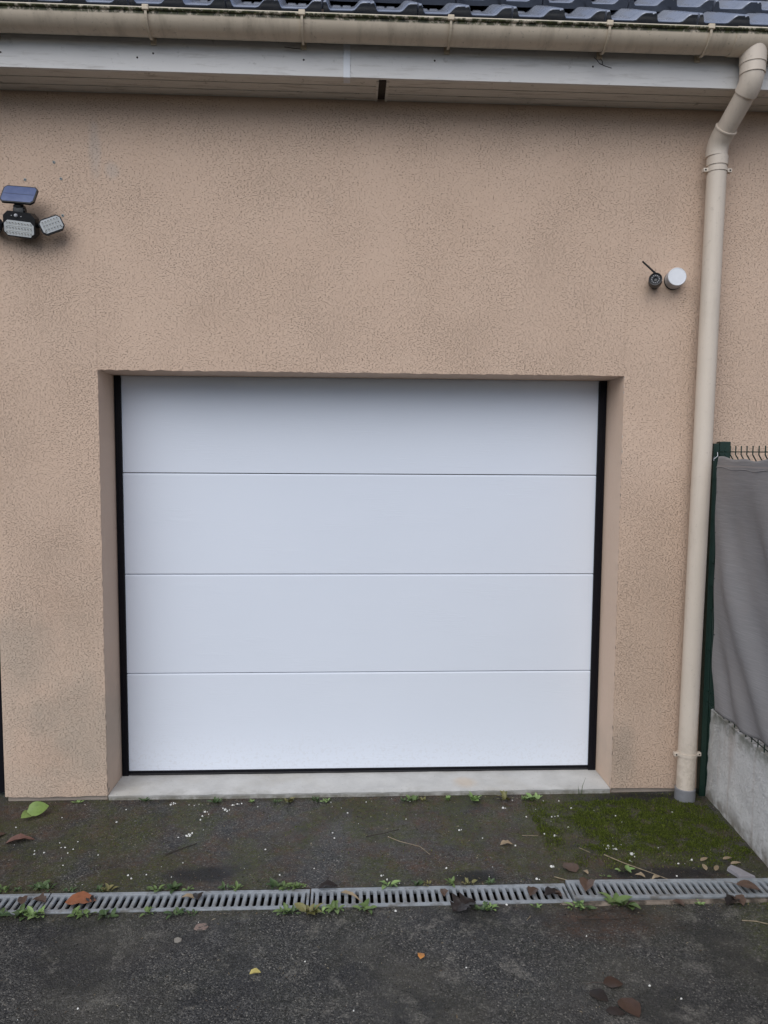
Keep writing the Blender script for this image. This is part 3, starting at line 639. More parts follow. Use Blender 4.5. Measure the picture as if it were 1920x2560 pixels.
# ------------------------------------------------------------------ solar floodlight
def octa(w_, h_, c): return [(-w_ / 2 + c, -h_ / 2), (w_ / 2 - c, -h_ / 2), (w_ / 2, -h_ / 2 + c), (w_ / 2, h_ / 2 - c), (w_ / 2 - c, h_ / 2), (-w_ / 2 + c, h_ / 2), (-w_ / 2, h_ / 2 - c), (-w_ / 2, -h_ / 2 + c)]
def xform(mb, Mx): mb.v = [tuple(Mx @ Vector(p)) for p in mb.v]; return mb
fl = empty('solar_floodlight', (-1.462, 0, 2.64)); tag(fl, 'black solar floodlight with blue panel and three lamp heads mounted on the wall', 'floodlight')
q = MB(); q.box((-0.035, -0.03, -0.035), (0.035, -0.001, 0.03), bev=0.006); q.box((-0.018, -0.07, -0.02), (0.018, -0.028, 0.018), bev=0.005); q.build('wall_mount', M['black_plastic'], fl)
HM = Matrix.Translation((0.000, -0.085, -0.018)) @ Matrix.Rotation(R(6), 4, 'Y') @ Matrix.Rotation(R(16), 4, 'X') @ Matrix.Rotation(R(-4), 4, 'Z')
def head(parent, Mx, w_, h_, rows, cols, c, bezel=0.0, dep=0.034):
    q = MB(); q.prism(octa(w_, h_, c), -0.0, dep, 1); q.prism(octa(w_ * 0.72, h_ * 0.7, c), dep, dep + 0.012, 1)
    e = 0.005                                       # rim round the lens
    hd = xform(q, Mx).build('lamp_head', M['black_plastic'], parent)
    lz0, lz1 = -h_ / 2 + e, h_ / 2 - e - bezel
    lc = (lz0 + lz1) / 2; q = MB(); q.prism([(x, z + lc) for x, z in octa(w_ - 2 * e, lz1 - lz0, c * 0.75)], -0.003, -0.0002, 1)
    xform(q, Mx).build('lens', M['led_lens'], hd)
    q = MB()
    for rr in range(rows):
        for cc in range(cols):
            x = (cc - (cols - 1) / 2) * (w_ - 0.034) / (cols - 1); z = lc + (rr - (rows - 1) / 2) * (lz1 - lz0 - 0.022) / max(1, rows - 1)
            q.lathe([(0.0042, -0.0032), (0.0038, -0.0046), (0.0001, -0.005)], Matrix.Translation((x, 0, z)) @ Matrix(((1, 0, 0, 0), (0, 0, 1, 0), (0, 1, 0, 0), (0, 0, 0, 1))), 8, 0)
            q.box((x - 0.0030, -0.0056, z + 0.0006), (x + 0.0030, -0.0049, z + 0.0034), 1)
        if rr: 
            z2 = lc + (rr - 0.5 - (rows - 1) / 2) * (lz1 - lz0 - 0.022) / max(1, rows - 1)
            q.box((-w_ / 2 + 0.014, -0.0042, z2 - 0.0012), (w_ / 2 - 0.014, -0.0031, z2 + 0.0012), 2)
    o = xform(q, Mx).build('led_array', [M['led'], M['led_dim'], M['led']], hd); o['kind'] = 'stuff'
    q = MB()
    for sx in (-1, 1): q.lathe([(0.0001, -0.0045), (0.0028, -0.004), (0.003, -0.003)], Matrix.Translation((sx * (w_ / 2 - 0.014), 0, lz0 + 0.009)) @ Matrix(((1, 0, 0, 0), (0, 0, 1, 0), (0, 1, 0, 0), (0, 0, 0, 1))), 8)
    xform(q, Mx).build('lens_screw', M['black_plastic'], hd)
    return hd
hd = head(fl, HM, 0.140, 0.104, 3, 9, 0.020, 0.032, 0.04)
q = MB(); q.lathe([(0.0001, -0.009), (0.005, -0.0075), (0.0075, -0.003), (0.008, 0.002)], HM @ Matrix.Translation((-0.012, 0, 0.036)) @ Matrix(((1, 0, 0, 0), (0, 0, 1, 0), (0, 1, 0, 0), (0, 0, 0, 1))), 12)
q.build('motion_sensor', M['grey_plastic'], hd)
for dx in (-0.032, 0.010):
    q = MB(); q.lathe([(0.0001, -0.002), (0.002, -0.0015), (0.0025, 0.001)], HM @ Matrix.Translation((dx, 0, 0.034)) @ Matrix(((1, 0, 0, 0), (0, 0, 1, 0), (0, 1, 0, 0), (0, 0, 0, 1))), 8); q.build('indicator', M['grey_plastic'], hd)
RM = Matrix.Translation((0.136, -0.080, -0.014)) @ Matrix.Rotation(R(-23), 4, 'Y') @ Matrix.Rotation(R(12), 4, 'X') @ Matrix.Rotation(R(16), 4, 'Z')
head(fl, RM, 0.098, 0.066, 3, 6, 0.014, 0.0, 0.026)
LM = Matrix.Translation((-0.125, -0.065, -0.010)) @ Matrix.Rotation(R(24), 4, 'Y') @ Matrix.Rotation(R(10), 4, 'X') @ Matrix.Rotation(R(-50), 4, 'Z')
head(fl, LM, 0.098, 0.066, 3, 6, 0.014, 0.0, 0.026)
for sx, a, b in ((1, (0.060, -0.06, -0.018), (0.100, -0.068, -0.012)), (-1, (-0.060, -0.06, -0.012), (-0.098, -0.062, -0.006))):
    q = MB(); q.tube([a, b], 0.010, 12); q.lathe([(0.0001, -0.013), (0.009, -0.009), (0.013, 0), (0.009, 0.009), (0.0001, 0.013)], Matrix.Translation(((a[0] + b[0]) / 2 + sx * 0.010, -0.066, a[2] + 0.004)), 12); q.build('swivel_joint', M['black_plastic'], fl)
q = MB(); q.box((-0.024, -0.085, 0.026), (0.020, -0.052, 0.068), bev=0.005); q.box((-0.016, -0.092, 0.055), (0.012, -0.064, 0.090), bev=0.004); q.tube([(-0.026, -0.070, 0.046), (0.024, -0.070, 0.046)], 0.012, 12); q.build('panel_bracket', M['black_plastic'], fl)
SM = Matrix.Translation((0.005, -0.092, 0.108)) @ Matrix.Rotation(R(7), 4, 'Y') @ Matrix.Rotation(R(-27), 4, 'X') @ Matrix.Rotation(R(-5), 4, 'Z')
q = MB(); q.prism(octa(0.150, 0.092, 0.013), 0.0, 0.010, 1); sp = xform(q, SM).build('solar_panel', M['black_plastic'], fl)
q = MB(); q.prism(octa(0.140, 0.082, 0.010), -0.0012, -0.0002, 1); xform(q, SM).build('solar_cell', M['cell'], sp)
q = MB(); q.box((-0.066, -0.0016, -0.0012), (0.066, -0.0013, 0.0008)); xform(q, SM).build('busbar', M['cell_line'], sp)

# ------------------------------------------------------------------ security camera and round wall fixture
sc = empty('security_camera', (1.362, 0, 2.428)); tag(sc, 'small black bullet security camera with a stub antenna on the wall', 'camera')
CMX = Matrix.Translation((-0.010, -0.088, 0.014)) @ Matrix.Rotation(R(7), 4, 'X') @ Matrix.Rotation(R(6), 4, 'Z') @ Matrix(((1, 0, 0, 0), (0, 0, 1, 0), (0, -1, 0, 0), (0, 0, 0, 1)))   # local +z of the lathe runs into the wall
CMX = Matrix.Translation((-0.012, -0.080, 0.014)) @ Matrix.Rotation(R(-20), 4, 'Z') @ Matrix.Rotation(R(-90 - 2), 4, 'X')
q = MB(); q.lathe([(0.0001, 0.004), (0.021, 0.004), (0.0245, 0.0005), (0.028, 0.0), (0.0295, 0.003), (0.0295, 0.058), (0.022, 0.066), (0.0001, 0.067)], CMX, 28); body = q.build('camera_body', M['black_plastic'], sc)
q = MB(); q.lathe([(0.0001, 0.001), (0.006, 0.0012), (0.0095, -0.0005), (0.011, 0.0035)], CMX, 20); q.build('lens', M['black_gloss'], body)
q = MB()
for i in range(12):
    a = 2 * math.pi * i / 12; q.lathe([(0.0001, 0.0005), (0.0017, 0.001), (0.0024, 0.0042)], CMX @ Matrix.Translation((0.0165 * math.cos(a), 0.0165 * math.sin(a), 0)), 8)
o = q.build('infrared_led_ring', M['grey_plastic'], body); o['kind'] = 'stuff'
q = MB(); q.tube([(0.000, -0.058, 0.040), (-0.068, -0.062, 0.095)], [0.0046, 0.0038], 10); q.tube([(0.004, -0.056, 0.034), (-0.012, -0.059, 0.050)], 0.0056, 10); q.build('antenna', M['black_plastic'], sc)
q = MB(); q.lathe([(0.0001, 0.0), (0.018, 0.0), (0.020, 0.006), (0.0001, 0.0061)], Matrix.Translation((0.016, -0.0065, 0.004)) @ Matrix.Rotation(R(-90), 4, 'X'), 18); q.tube([(0.016, -0.004, 0.004), (0.014, -0.020, 0.006), (0.008, -0.035, 0.012)], 0.007, 10); q.build('camera_bracket', M['black_plastic'], sc)
q = MB(); q.tube([(0.010, -0.030, 0.010), (0.024, -0.016, 0.004), (0.036, -0.006, 0.012), (0.050, -0.004, 0.020)], 0.0026, 8); q.build('cable', M['black_plastic'], sc)
lf = empty('wall_fixture', (1.446, 0, 2.447)); tag(lf, 'round white cylindrical fixture on the wall right of the black camera', 'wall fixture')
LMX = Matrix.Translation((0.011, -0.064, 0.011)) @ Matrix.Rotation(R(-8), 4, 'Z') @ Matrix.Rotation(R(-90 - 3), 4, 'X')
q = MB(); q.lathe([(0.0385, 0.0), (0.0415, 0.0022), (0.0422, 0.008), (0.0415, 0.060)], LMX, 36); q.build('housing', M['grey_plastic'], lf)
q = MB(); q.lathe([(0.0001, 0.0), (0.0372, 0.0), (0.0382, -0.001), (0.0398, -0.0005), (0.0410, 0.0016), (0.041, 0.006)], LMX, 36); q.build('front_cap', M['white_plastic'], lf)
q = MB(); q.lathe([(0.0001, 0.0), (0.0420, 0.0), (0.0425, 0.003), (0.0425, 0.006), (0.0001, 0.0061)], Matrix.Translation((0.018, -0.0065, 0.006)) @ Matrix.Rotation(R(-90), 4, 'X'), 30); q.build('base_ring', M['black_plastic'], lf)

# ------------------------------------------------------------------ plugs left in the wall
for x, z, lab in ((-1.465, 2.840, 'grey wall plug just above the solar panel'), (-1.309, 2.847, 'greenish wall plug up and right of the solar panel'), (-1.338, 2.917, 'dark wall plug hole highest above the floodlight'), (-1.306, 2.689, 'grey wall plug at the tip of the right lamp head')):
    e = empty('wall_plug', (x, 0, z)); tag(e, lab, 'wall plug', 'old wall plugs round the floodlight')
    q = MB(); q.lathe([(0.0026, -0.001), (0.003, -0.003), (0.0058, -0.0025), (0.0064, 0.003)], Matrix.Rotation(R(-90), 4, 'X'), 14); q.build('plug_ring', M['plug'], e)
    q = MB(); q.lathe([(0.0001, -0.0008), (0.0029, -0.0008)], Matrix.Rotation(R(-90), 4, 'X'), 12); q.build('plug_hole', M['dark'], e)

# ------------------------------------------------------------------ things left on the gutter
q = MB(); q.tube([(0.99 + 0.0, -0.243, 3.312), (0.984, -0.262, 3.300), (0.990, -0.275, 3.285), (1.006, -0.270, 3.272), (1.022, -0.255, 3.276), (1.026, -0.240, 3.296), (1.020, -0.232, 3.312)], 0.0016, 6)
q.tube([(1.004, -0.270, 3.273), (1.03, -0.262, 3.268), (1.062, -0.25, 3.266)], 0.0015, 6)
o = q.build('cable_tie', M['black_plastic']); tag(o, 'thin black cable tie looped round a gutter bracket', 'cable tie')
q = MB(); q.tube([(-0.306, -0.232, 3.318), (-0.27, -0.236, 3.312), (-0.232, -0.238, 3.309)], [0.0012, 0.0016, 0.001], 6); o = q.build('twig', M['twig']); tag(o, 'short dark twig caught under the gutter by a bracket', 'twig')

# ------------------------------------------------------------------ dark panel left of the corner
dpn = empty('side_panel', (-2.2, 0.06, 0)); tag(dpn, 'near-black upright panel at the left edge beyond the garage corner', 'panel')
q = MB(); q.box((-0.6, 0, 0.02), (0.535, 0.03, 2.1), bev=0.003); q.build('panel_leaf', M['rubber'], dpn)
q = MB(); q.box((0.535, -0.01, 0.0), (0.548, 0.04, 2.12), bev=0.003); q.build('panel_post', M['rubber2'], dpn)

# ------------------------------------------------------------------ low wall, fence, screen on the right
FR = R(-4.25)
lw = MB(); lw.open = True
def lwf(u, v):          # left face then top then right face of the wall section, u along the wall
    t = -4.2 * (u ** 1.6); n = mnoise.noise(Vector((t * 14, v * 20, 0.4))) * 0.004 + mnoise.noise(Vector((t * 40, v * 60, 3.4))) * 0.0016
    if v <= 0.6: return (0.0 - n + 0.010 * (v / 0.6), t, -0.08 + (0.51) * (v / 0.6))
    if v <= 0.8: return (0.010 + 0.19 * (v - 0.6) / 0.2, t, 0.43 + n + 0.004)
    return (0.20 + n, t, 0.43 - 0.5 * (v - 0.8) / 0.2)
lw.grid(150, 50, lwf, 0, True)
lw.add([lwf(0, j / 50) for j in range(51)], [list(range(51))], 0)
o = lw.build('low_wall', M['lowwall'], None, (1.699, -0.045, 0), (0, 0, FR)); tag(o, 'low grey roughcast wall running forward under the screened fence', 'low wall')

fe = empty('fence', (1.699, -0.045, 0), (0, 0, FR)); tag(fe, 'dark green welded wire fence with posts standing above the low wall', 'fence')
for a, b, zt in (((-0.030, -0.002), (-0.003, 0.040), 1.703), ((0.000, 0.000), (0.050, 0.040), 1.712)):
    q = MB(); q.box((a[0], a[1], -0.05), (b[0], b[1], zt), bev=0.003); q.build('post', M['green'], fe)
q = MB(); q.box((-0.03, -2.46, 0.40), (0.03, -2.40, 1.71), bev=0.004); q.build('post', M['green'], fe)
q = MB(); WR_ = 0.0026; WX = -0.012
q.tube([(0, 0, 1.690), (0, 0, 1.652), (0.006, 0, 1.642), (0.028, 0, 1.606), (0.028, 0, 1.594), (0.004, 0, 1.556), (0, 0, 1.545), (0, 0, 1.02), (0.034, 0, 0.98), (0.034, 0, 0.965), (0, 0, 0.925), (0, 0, 0.455)], WR_, 6)
wm = q.mesh('vertical_wire', M['green'])
for i in range(43): link('vertical_wire', wm, fe, (WX, -0.032 - 0.0555 * i + 0.0, 0))
q = MB(); q.tube([(0, 0.0, 0), (0, -2.42, 0)], WR_, 6); hm = q.mesh('horizontal_wire', M['green'])
for z, x in ((1.664, 0.004), (1.600, 0.038), (1.535, 0.004), (1.34, 0.004), (1.14, 0.004), (1.03, 0.004), (0.972, 0.038), (0.915, 0.004), (0.72, 0.004), (0.52, 0.004), (0.468, 0.004)): link('horizontal_wire', hm, fe, (WX + x, 0, z))

scn = MB(); scn.open = True
def cloth(u, v):
    e0 = 0.08; tt = 2.3 * u ** 1.5; zb_ = 0.470 + 0.055 * min(1, tt / 0.5); z = zb_ + (1.650 - zb_) * v
    # free left edge pulled in at the tied corners
    e = 0.078 + 0.050 * min(1, (1 - v) * 1.4) + 0.055 * max(0, (v - 0.93) / 0.07) ** 1.5 * 0.5 + 0.050 * max(0, (0.16 - v) / 0.16) + 0.006 * math.sin(v * 23)
    t = -(e + (2.42 - e) * u ** 1.5)
    zt = z - (0.020 * math.sin(min(1, -t / 0.9) * math.pi) + 0.004 * math.sin(-t * 30)) * v ** 6 + 0.012 * (1 - v) ** 3 * math.sin(-t * 9) 
    # diagonal slack folds running down to the right
    ph = (-t) * 5.2 + (1 - v) * -4.2
    f = 0.020 * math.sin(ph * 2.0) * math.sin(math.pi * min(1, v * 1.05)) + 0.010 * math.sin(ph * 5.1 + 1.0) * (1 - v) + 0.006 * mnoise.noise(Vector((t * 7, z * 5, 0)))
    f *= min(1, max(0, (-t - e) / 0.16)) ** 1.0
    x = WX - 0.034 + max(-0.03, min(0.018, f * 1.1))
    return (x, t, zt)
scn.grid(110, 90, cloth, 0, True)
o = scn.build('privacy_screen', M['cloth'], None, (1.699, -0.045, 0), (0, 0, FR)); tag(o, 'sagging grey woven privacy screen tied to the wire fence', 'privacy screen')
q = MB(); q.tube([(lambda p: (p[0] - 0.002, p[1], p[2]))(cloth((i / 90) ** 1.0, 0.958)) for i in range(91)], 0.0014, 5)
hs = q.build('hem_seam', M['hem'], o); hs['label'] = 'pale stitched seam along the top hem of the screen'
for vv_ in (0.30, 0.52, 0.70, 0.86):
    p_ = Vector(cloth(0.0, vv_)); q = MB(); q.tube([p_ + Vector((-0.002, -0.012, 0.0)), p_ + Vector((0.004, 0.010, 0.002)), p_ + Vector((0.018, 0.034, 0.003))], 0.0017, 5); q.build('edge_tie', M['black_plastic'], o)
md = o.modifiers.new('thickness', 'SOLIDIFY'); md.thickness = 0.0012
q = MB(); q.add([(0, 0, 0.012), (-0.010, -0.010, -0.008), (0.006, 0.012, -0.010), (0.004, 0.006, 0.0)], [(0, 1, 2), (0, 3, 1), (1, 3, 2), (0, 2, 3)]); q.tube([(0.0, 0.0, 0.0), (0.012, -0.006, 0.012), (0.016, 0.004, 0.03)], 0.0015, 6)
o = q.build('corner_tie', M['white_plastic'], None, (1.662, -0.070, 1.632)); tag(o, 'tiny white tie at the top corner of the grey screen', 'tie')
# ------------------------------------------------------------------ drain
dc = empty('drain_channel', (0, -0.822, -0.10)); tag(dc, 'narrow drainage channel let into the asphalt under the metal gratings', 'drain')
q = MB(); q.box((-12, -0.0645, -0.09), (DX1, 0.0645, -0.05)); q.build('channel_bed', M['mud'], dc)
for s_ in (-1, 1):
    q = MB(); a, b = (-0.075, -0.0645) if s_ < 0 else (0.0645, 0.075)
    q.box((-12, a, -0.09), (DX1, b, 0.092), 0); q.box((-12, a + 0.0003 if s_ < 0 else a - 0.0003, -0.09), (DX1, b + 0.0003 if s_ < 0 else b - 0.0003, 0.075), 1); q.build('channel_side', [M['channel'], M['mud']], dc)
q = MB(); NL = 60
def lip(u, v):
    x = 0.70 + 0.93 * u; n = mnoise.noise(Vector((x * 13, 0, 2))) * 0.004
    P_ = [(-0.064, 0.07), (-0.0655, 0.1035), (-0.080 - n, 0.1055 + n * 0.4), (-0.086 - n, 0.098), (-0.088 - n, 0.07)][round(v * 4)]
    s_ = min(1, u / 0.2); return (x, P_[0] + 0.006 * (1 - s_), P_[1] - 0.008 * (1 - s_) + n * 0.4)
q.open = True; q.grid(NL, 4, lip, 0, True); q.build('channel_lip', M['channel'], dc)
# gratings: two rails, end strips, one bar after another
GW, GT = 0.120, 0.012
def bar_mesh():
    b = MB(); L_ = 0.0895; hw = 0.0074
    # bar with ends flaring into the rails so that the slots end round
    prof = [(-L_ / 2, 0.0136), (-L_ / 2 + 0.0035, 0.0136), (-L_ / 2 + 0.0055, 0.0100), (-L_ / 2 + 0.009, 0.0080), (-L_ / 2 + 0.014, hw), (L_ / 2 - 0.014, hw), (L_ / 2 - 0.009, 0.0080), (L_ / 2 - 0.0055, 0.0100), (L_ / 2 - 0.0035, 0.0136), (L_ / 2, 0.0136)]
    n = len(prof); vv = []
    for y, w_ in prof: vv += [(-w_, y, -GT), (-w_, y, -0.0025), (-w_ + 0.002, y, 0.0), (w_ - 0.002, y, 0.0), (w_, y, -0.0025), (w_, y, -GT)]
    ff = [(i * 6 + k, i * 6 + k + 1, i * 6 + k + 7, i * 6 + k + 6) for i in range(n - 1) for k in range(5)]
    b.add(vv, ff + [list(range(6)), list(range((n - 1) * 6, n * 6))[::-1]]); return b.mesh('bar', M['galv'])
bm_ = bar_mesh()
def grate(x0, x1, y, z, rz, ry, label, n):
    e = empty('drain_grate', (x0, y, z), (0, ry, rz)); tag(e, label, 'drain grate', 'galvanised gratings of the drain')
    Lg = x1 - x0
    for s_ in (-1, 1):
        r_ = MB(); a, b = (-GW / 2, -GW / 2 + 0.0175) if s_ < 0 else (GW / 2 - 0.0175, GW / 2)
        r_.box((0.0, a, -0.02), (Lg, b, 0.0008), bev=0.0022); r_.build('rail', M['galv'], e)
    for a in (0.0006, Lg - 0.0100):
        r_ = MB(); r_.box((a, -GW / 2 + 0.0177, -0.018), (a + 0.0094, GW / 2 - 0.0177, 0.0), bev=0.0015); r_.build('end_strip', M['galv'], e)
    st = (Lg - 0.02) / n
    for i in range(n): link('bar', bm_, e, (0.01 + st * (i + 0.5), 0, -0.0006))
    return e
grate(-2.115, -1.143, -0.8225, 0.001, 0.002, 0.0, 'galvanised drain grate at the left end with only a short piece in view', 36)
grate(-1.139, -0.177, -0.8225, 0.002, -0.006, 0.001, 'galvanised drain grate with the orange leaf lying on it', 35)
grate(-0.172, 0.800, -0.8245, 0.001, 0.002, 0.001, 'galvanised drain grate beside the black crumpled leaf', 35)
grate(0.806, 1.672, -0.8120, 0.0075, -0.014, 0.003, 'raised galvanised drain grate at the right end above the pale lip', 32)

# ------------------------------------------------------------------ leaf shapes
def leaf_mesh(name, mat, L_, W_, fold=0.15, curl=0.2, seed=0, tip=1.0, ragged=0.0, stem=0.0, nu=4, nv=6):
    rr = random.Random(seed); m = MB(); m.open = True; ph = rr.uniform(0, 6)
    def fn(u, v):
        s_ = u * 2 - 1; wv = (math.sin(math.pi * min(1, v ** (0.75 * tip))) ** 0.75) * 0.5 * W_ if 0 < v < 1 else 0.0006
        wv *= 1 + ragged * mnoise.noise(Vector((v * 7, s_ * 2, seed)))
        x = s_ * wv; y = v * L_
        z = abs(s_) * wv * fold + curl * L_ * math.sin(v * math.pi) * 0.35 + ragged * 0.12 * L_ * mnoise.noise(Vector((x * 60, y * 60, seed)))
        return (x, y, z)
    m.grid(nu, nv, fn, 0, True)
    if stem: m.tube([(0, 0.002, 0.0005), (0.0, -stem * 0.5, 0.002), (stem * 0.15, -stem, 0.001)], 0.0009, 4)
    return m.mesh(name, mat)
weed_leaf = [[leaf_mesh('leaf', M[k], 1.0, w_, 0.35, c_, i) for i, (w_, c_) in enumerate(((0.46, 0.25), (0.56, 0.15), (0.38, 0.4)))] for k in ('weed', 'weed_dark', 'weed_pale', 'weed_yellow')]
def gz(x, y): return gh(x, y)
def weed(x, y, rad, label, group, kind=None, n=None, up=None):
    e = empty('weed', (x, y, gz(x, y)), (0, 0, rnd.uniform(-0.2, 0.2))); tag(e, label, 'weed', group)
    k = kind if kind is not None else rnd.choice((0, 0, 0, 1, 1, 2, 3)); rad *= rnd.uniform(0.75, 1.25)
    n = n or rnd.randint(9, 15)
    for i in range(n):
        a = 2 * math.pi * (i + rnd.uniform(-0.3, 0.3)) / n * (2 if n > 10 else 1); s_ = rad * rnd.uniform(0.35, 0.95)
        pit = rnd.uniform(0.15, 0.95) if up is None else rnd.uniform(*up)
        link('leaf', weed_leaf[k][rnd.randint(0, 2)], e, (0.006 * math.cos(a) + rnd.uniform(-0.35, 0.35) * rad, 0.004 * math.sin(a) + rnd.uniform(-0.12, 0.12) * rad, 0.002), (pit, rnd.uniform(-0.3, 0.3), a - math.pi / 2), (s_, s_, s_))
    return e
ORD = ['first', 'second', 'third', 'fourth', 'fifth', 'sixth', 'seventh', 'eighth', 'ninth', 'tenth', 'eleventh', 'twelfth', 'thirteenth', 'fourteenth', 'fifteenth', 'sixteenth', 'seventeenth', 'eighteenth', 'nineteenth', 'twentieth', 'twenty-first', 'twenty-second']
for i, (x, y, r_) in enumerate(WEEDS_SILL): weed(x, min(y, -0.010), r_ * 0.9, '%s green weed from the left along the foot of the garage front' % ORD[i], 'weeds along the foot of the garage', up=(0.3, 1.2))
for i, (x, y, r_) in enumerate(WEEDS_FAR): weed(x, max(y, -0.752), r_ * 0.66, '%s weed from the left on the far edge of the drain' % ORD[i], 'weeds along the far edge of the drain', up=(0.1, 0.9))
for i, (x, y, r_) in enumerate(WEEDS_NEAR): weed(x, min(y, -0.897), r_ * 0.72, '%s weed from the left on the near edge of the drain' % ORD[i], 'weeds along the near edge of the drain', up=(0.05, 0.7))
for (x, y, r_), lab, k, n in zip(WEEDS_OPEN, ('pale green rosette weed of few leaves below the moss', 'tiny green seedling left of the pale rosette', 'largest leafy weed at the near edge of the raised grate', 'pale flat weed left of the largest drain weed'), (2, 0, 0, 2), (6, 6, 16, 7)): weed(x, y, r_ * 0.8, lab, None, k, n, (0.1, 0.5) if n < 8 else (0.1, 1.0))
# grass blades at the right end of the sill
e = empty('grass_tuft', (1.100, -0.010, 0)); tag(e, 'two thin grass blades standing before the right end of the sill', 'grass')
for dx, h, ln in ((0.0, 0.085, 0.018), (-0.012, 0.045, -0.006)):
    q = MB(); q.tube([(dx, 0, 0), (dx + ln * 0.3, 0, h * 0.5), (dx + ln, -0.004, h)], [0.0016, 0.0013, 0.0004], 4); q.build('blade', M['weed_dark'], e)

# ------------------------------------------------------------------ fallen leaves
def fallen(mat, x, y, L_, W_, rz, label, name='fallen_leaf', z=0.004, tilt=(0, 0), group=None, **kw):
    me = leaf_mesh(name, M[mat], L_, W_, **kw); o = link(name, me, None, (x, y, gz(x, y) + z), (tilt[0], tilt[1], rz)); 
    return tag(o, label, 'leaf', group)
fallen('green_leaf', -1.475, -0.165, 0.092, 0.072, R(-58), 'large fresh green leaf lying by the wall at the left', curl=0.15, fold=0.1, seed=1, z=0.030, tilt=(0.10, 0.62))
fallen('green_leaf', -1.462, -0.140, 0.070, 0.046, R(158), 'small green leaf under the stalk of the large green leaf', curl=0.2, seed=2, z=0.016, tilt=(0.1, -0.5))
fallen('red_leaf', -1.475, -0.385, 0.115, 0.046, R(-75), 'curled reddish brown leaf on the asphalt at the left', curl=0.28, fold=0.5, seed=3, ragged=0.5, z=0.002)
fallen('brown_leaf', -1.56, -0.335, 0.06, 0.05, R(-60), 'brown leaf cut off by the left edge of the photo', curl=0.2, seed=4, ragged=0.5)
fallen('orange_leaf', -1.065, -0.832, 0.110, 0.076, R(-84), 'orange-red leaf lying across the left drain grate', curl=0.22, fold=0.12, seed=5, ragged=0.35, z=0.008)
fallen('dark_leaf', 0.345, -0.930, 0.105, 0.090, R(-60), 'black crumpled leaf at the near edge of the drain', curl=0.3, fold=0.4, seed=6, ragged=0.7, z=0.006, nu=8, nv=10)
fallen('wet_leaf', 0.764, -1.318, 0.062, 0.052, R(-95), 'brown leaf with a long pale stalk at the lower right', curl=0.06, seed=7, ragged=0.2, stem=0.055, z=0.003)
fallen('dark_leaf', 0.712, -1.348, 0.064, 0.050, R(-140), 'dark wet leaf left of the stalked brown leaf', curl=0.06, seed=8, ragged=0.2)
fallen('wet_leaf', 0.800, -1.383, 0.085, 0.066, R(-165), 'large pinkish brown wet leaf at the lower right', curl=0.04, seed=9, ragged=0.2)
fallen('dark_leaf', 0.735, -1.430, 0.056, 0.038, R(-110), 'narrow dark leaf near the bottom edge at the right', curl=0.05, seed=10, ragged=0.3)
fallen('yellow_leaf', -0.345, -1.235, 0.036, 0.026, R(-80), 'small yellow leaf on the asphalt below the drain', curl=0.3, fold=0.5, seed=11, ragged=0.3)
fallen('amber_leaf', 0.204, -1.176, 0.030, 0.024, R(-20), 'tiny amber leaf on the asphalt at the bottom centre', curl=0.35, fold=0.4, seed=12, ragged=0.4)
fallen('brown_leaf', 0.868, -0.690, 0.075, 0.062, R(20), 'flat brown leaf just above the raised grate', curl=0.12, seed=13, ragged=0.4)
fallen('brown_leaf', 0.858, -0.842, 0.085, 0.055, R(-25), 'curled brown leaf lying on the bend of the grate', curl=0.4, fold=0.6, seed=14, ragged=0.7, z=0.016)
fallen('brown_leaf', 1.450, -0.815, 0.085, 0.058, R(-120), 'brown leaf with a stalk on the right end of the grate', curl=0.25, seed=15, ragged=0.3, stem=0.04, z=0.018)
for i, (x, y, a) in enumerate(((1.43, -0.695, 35), (1.405, -0.62, 60), (1.50, -0.615, 75), (1.515, -0.650, 80), (1.395, -0.69, 10))):
    fallen('tan_leaf', x, y, 0.048, 0.019, R(-a), 'narrow tan leaf by the low wall, %s from the left' % ORD[[1, 2, 3, 4, 0][i]], curl=0.15, seed=20 + i, group='narrow tan leaves by the low wall')
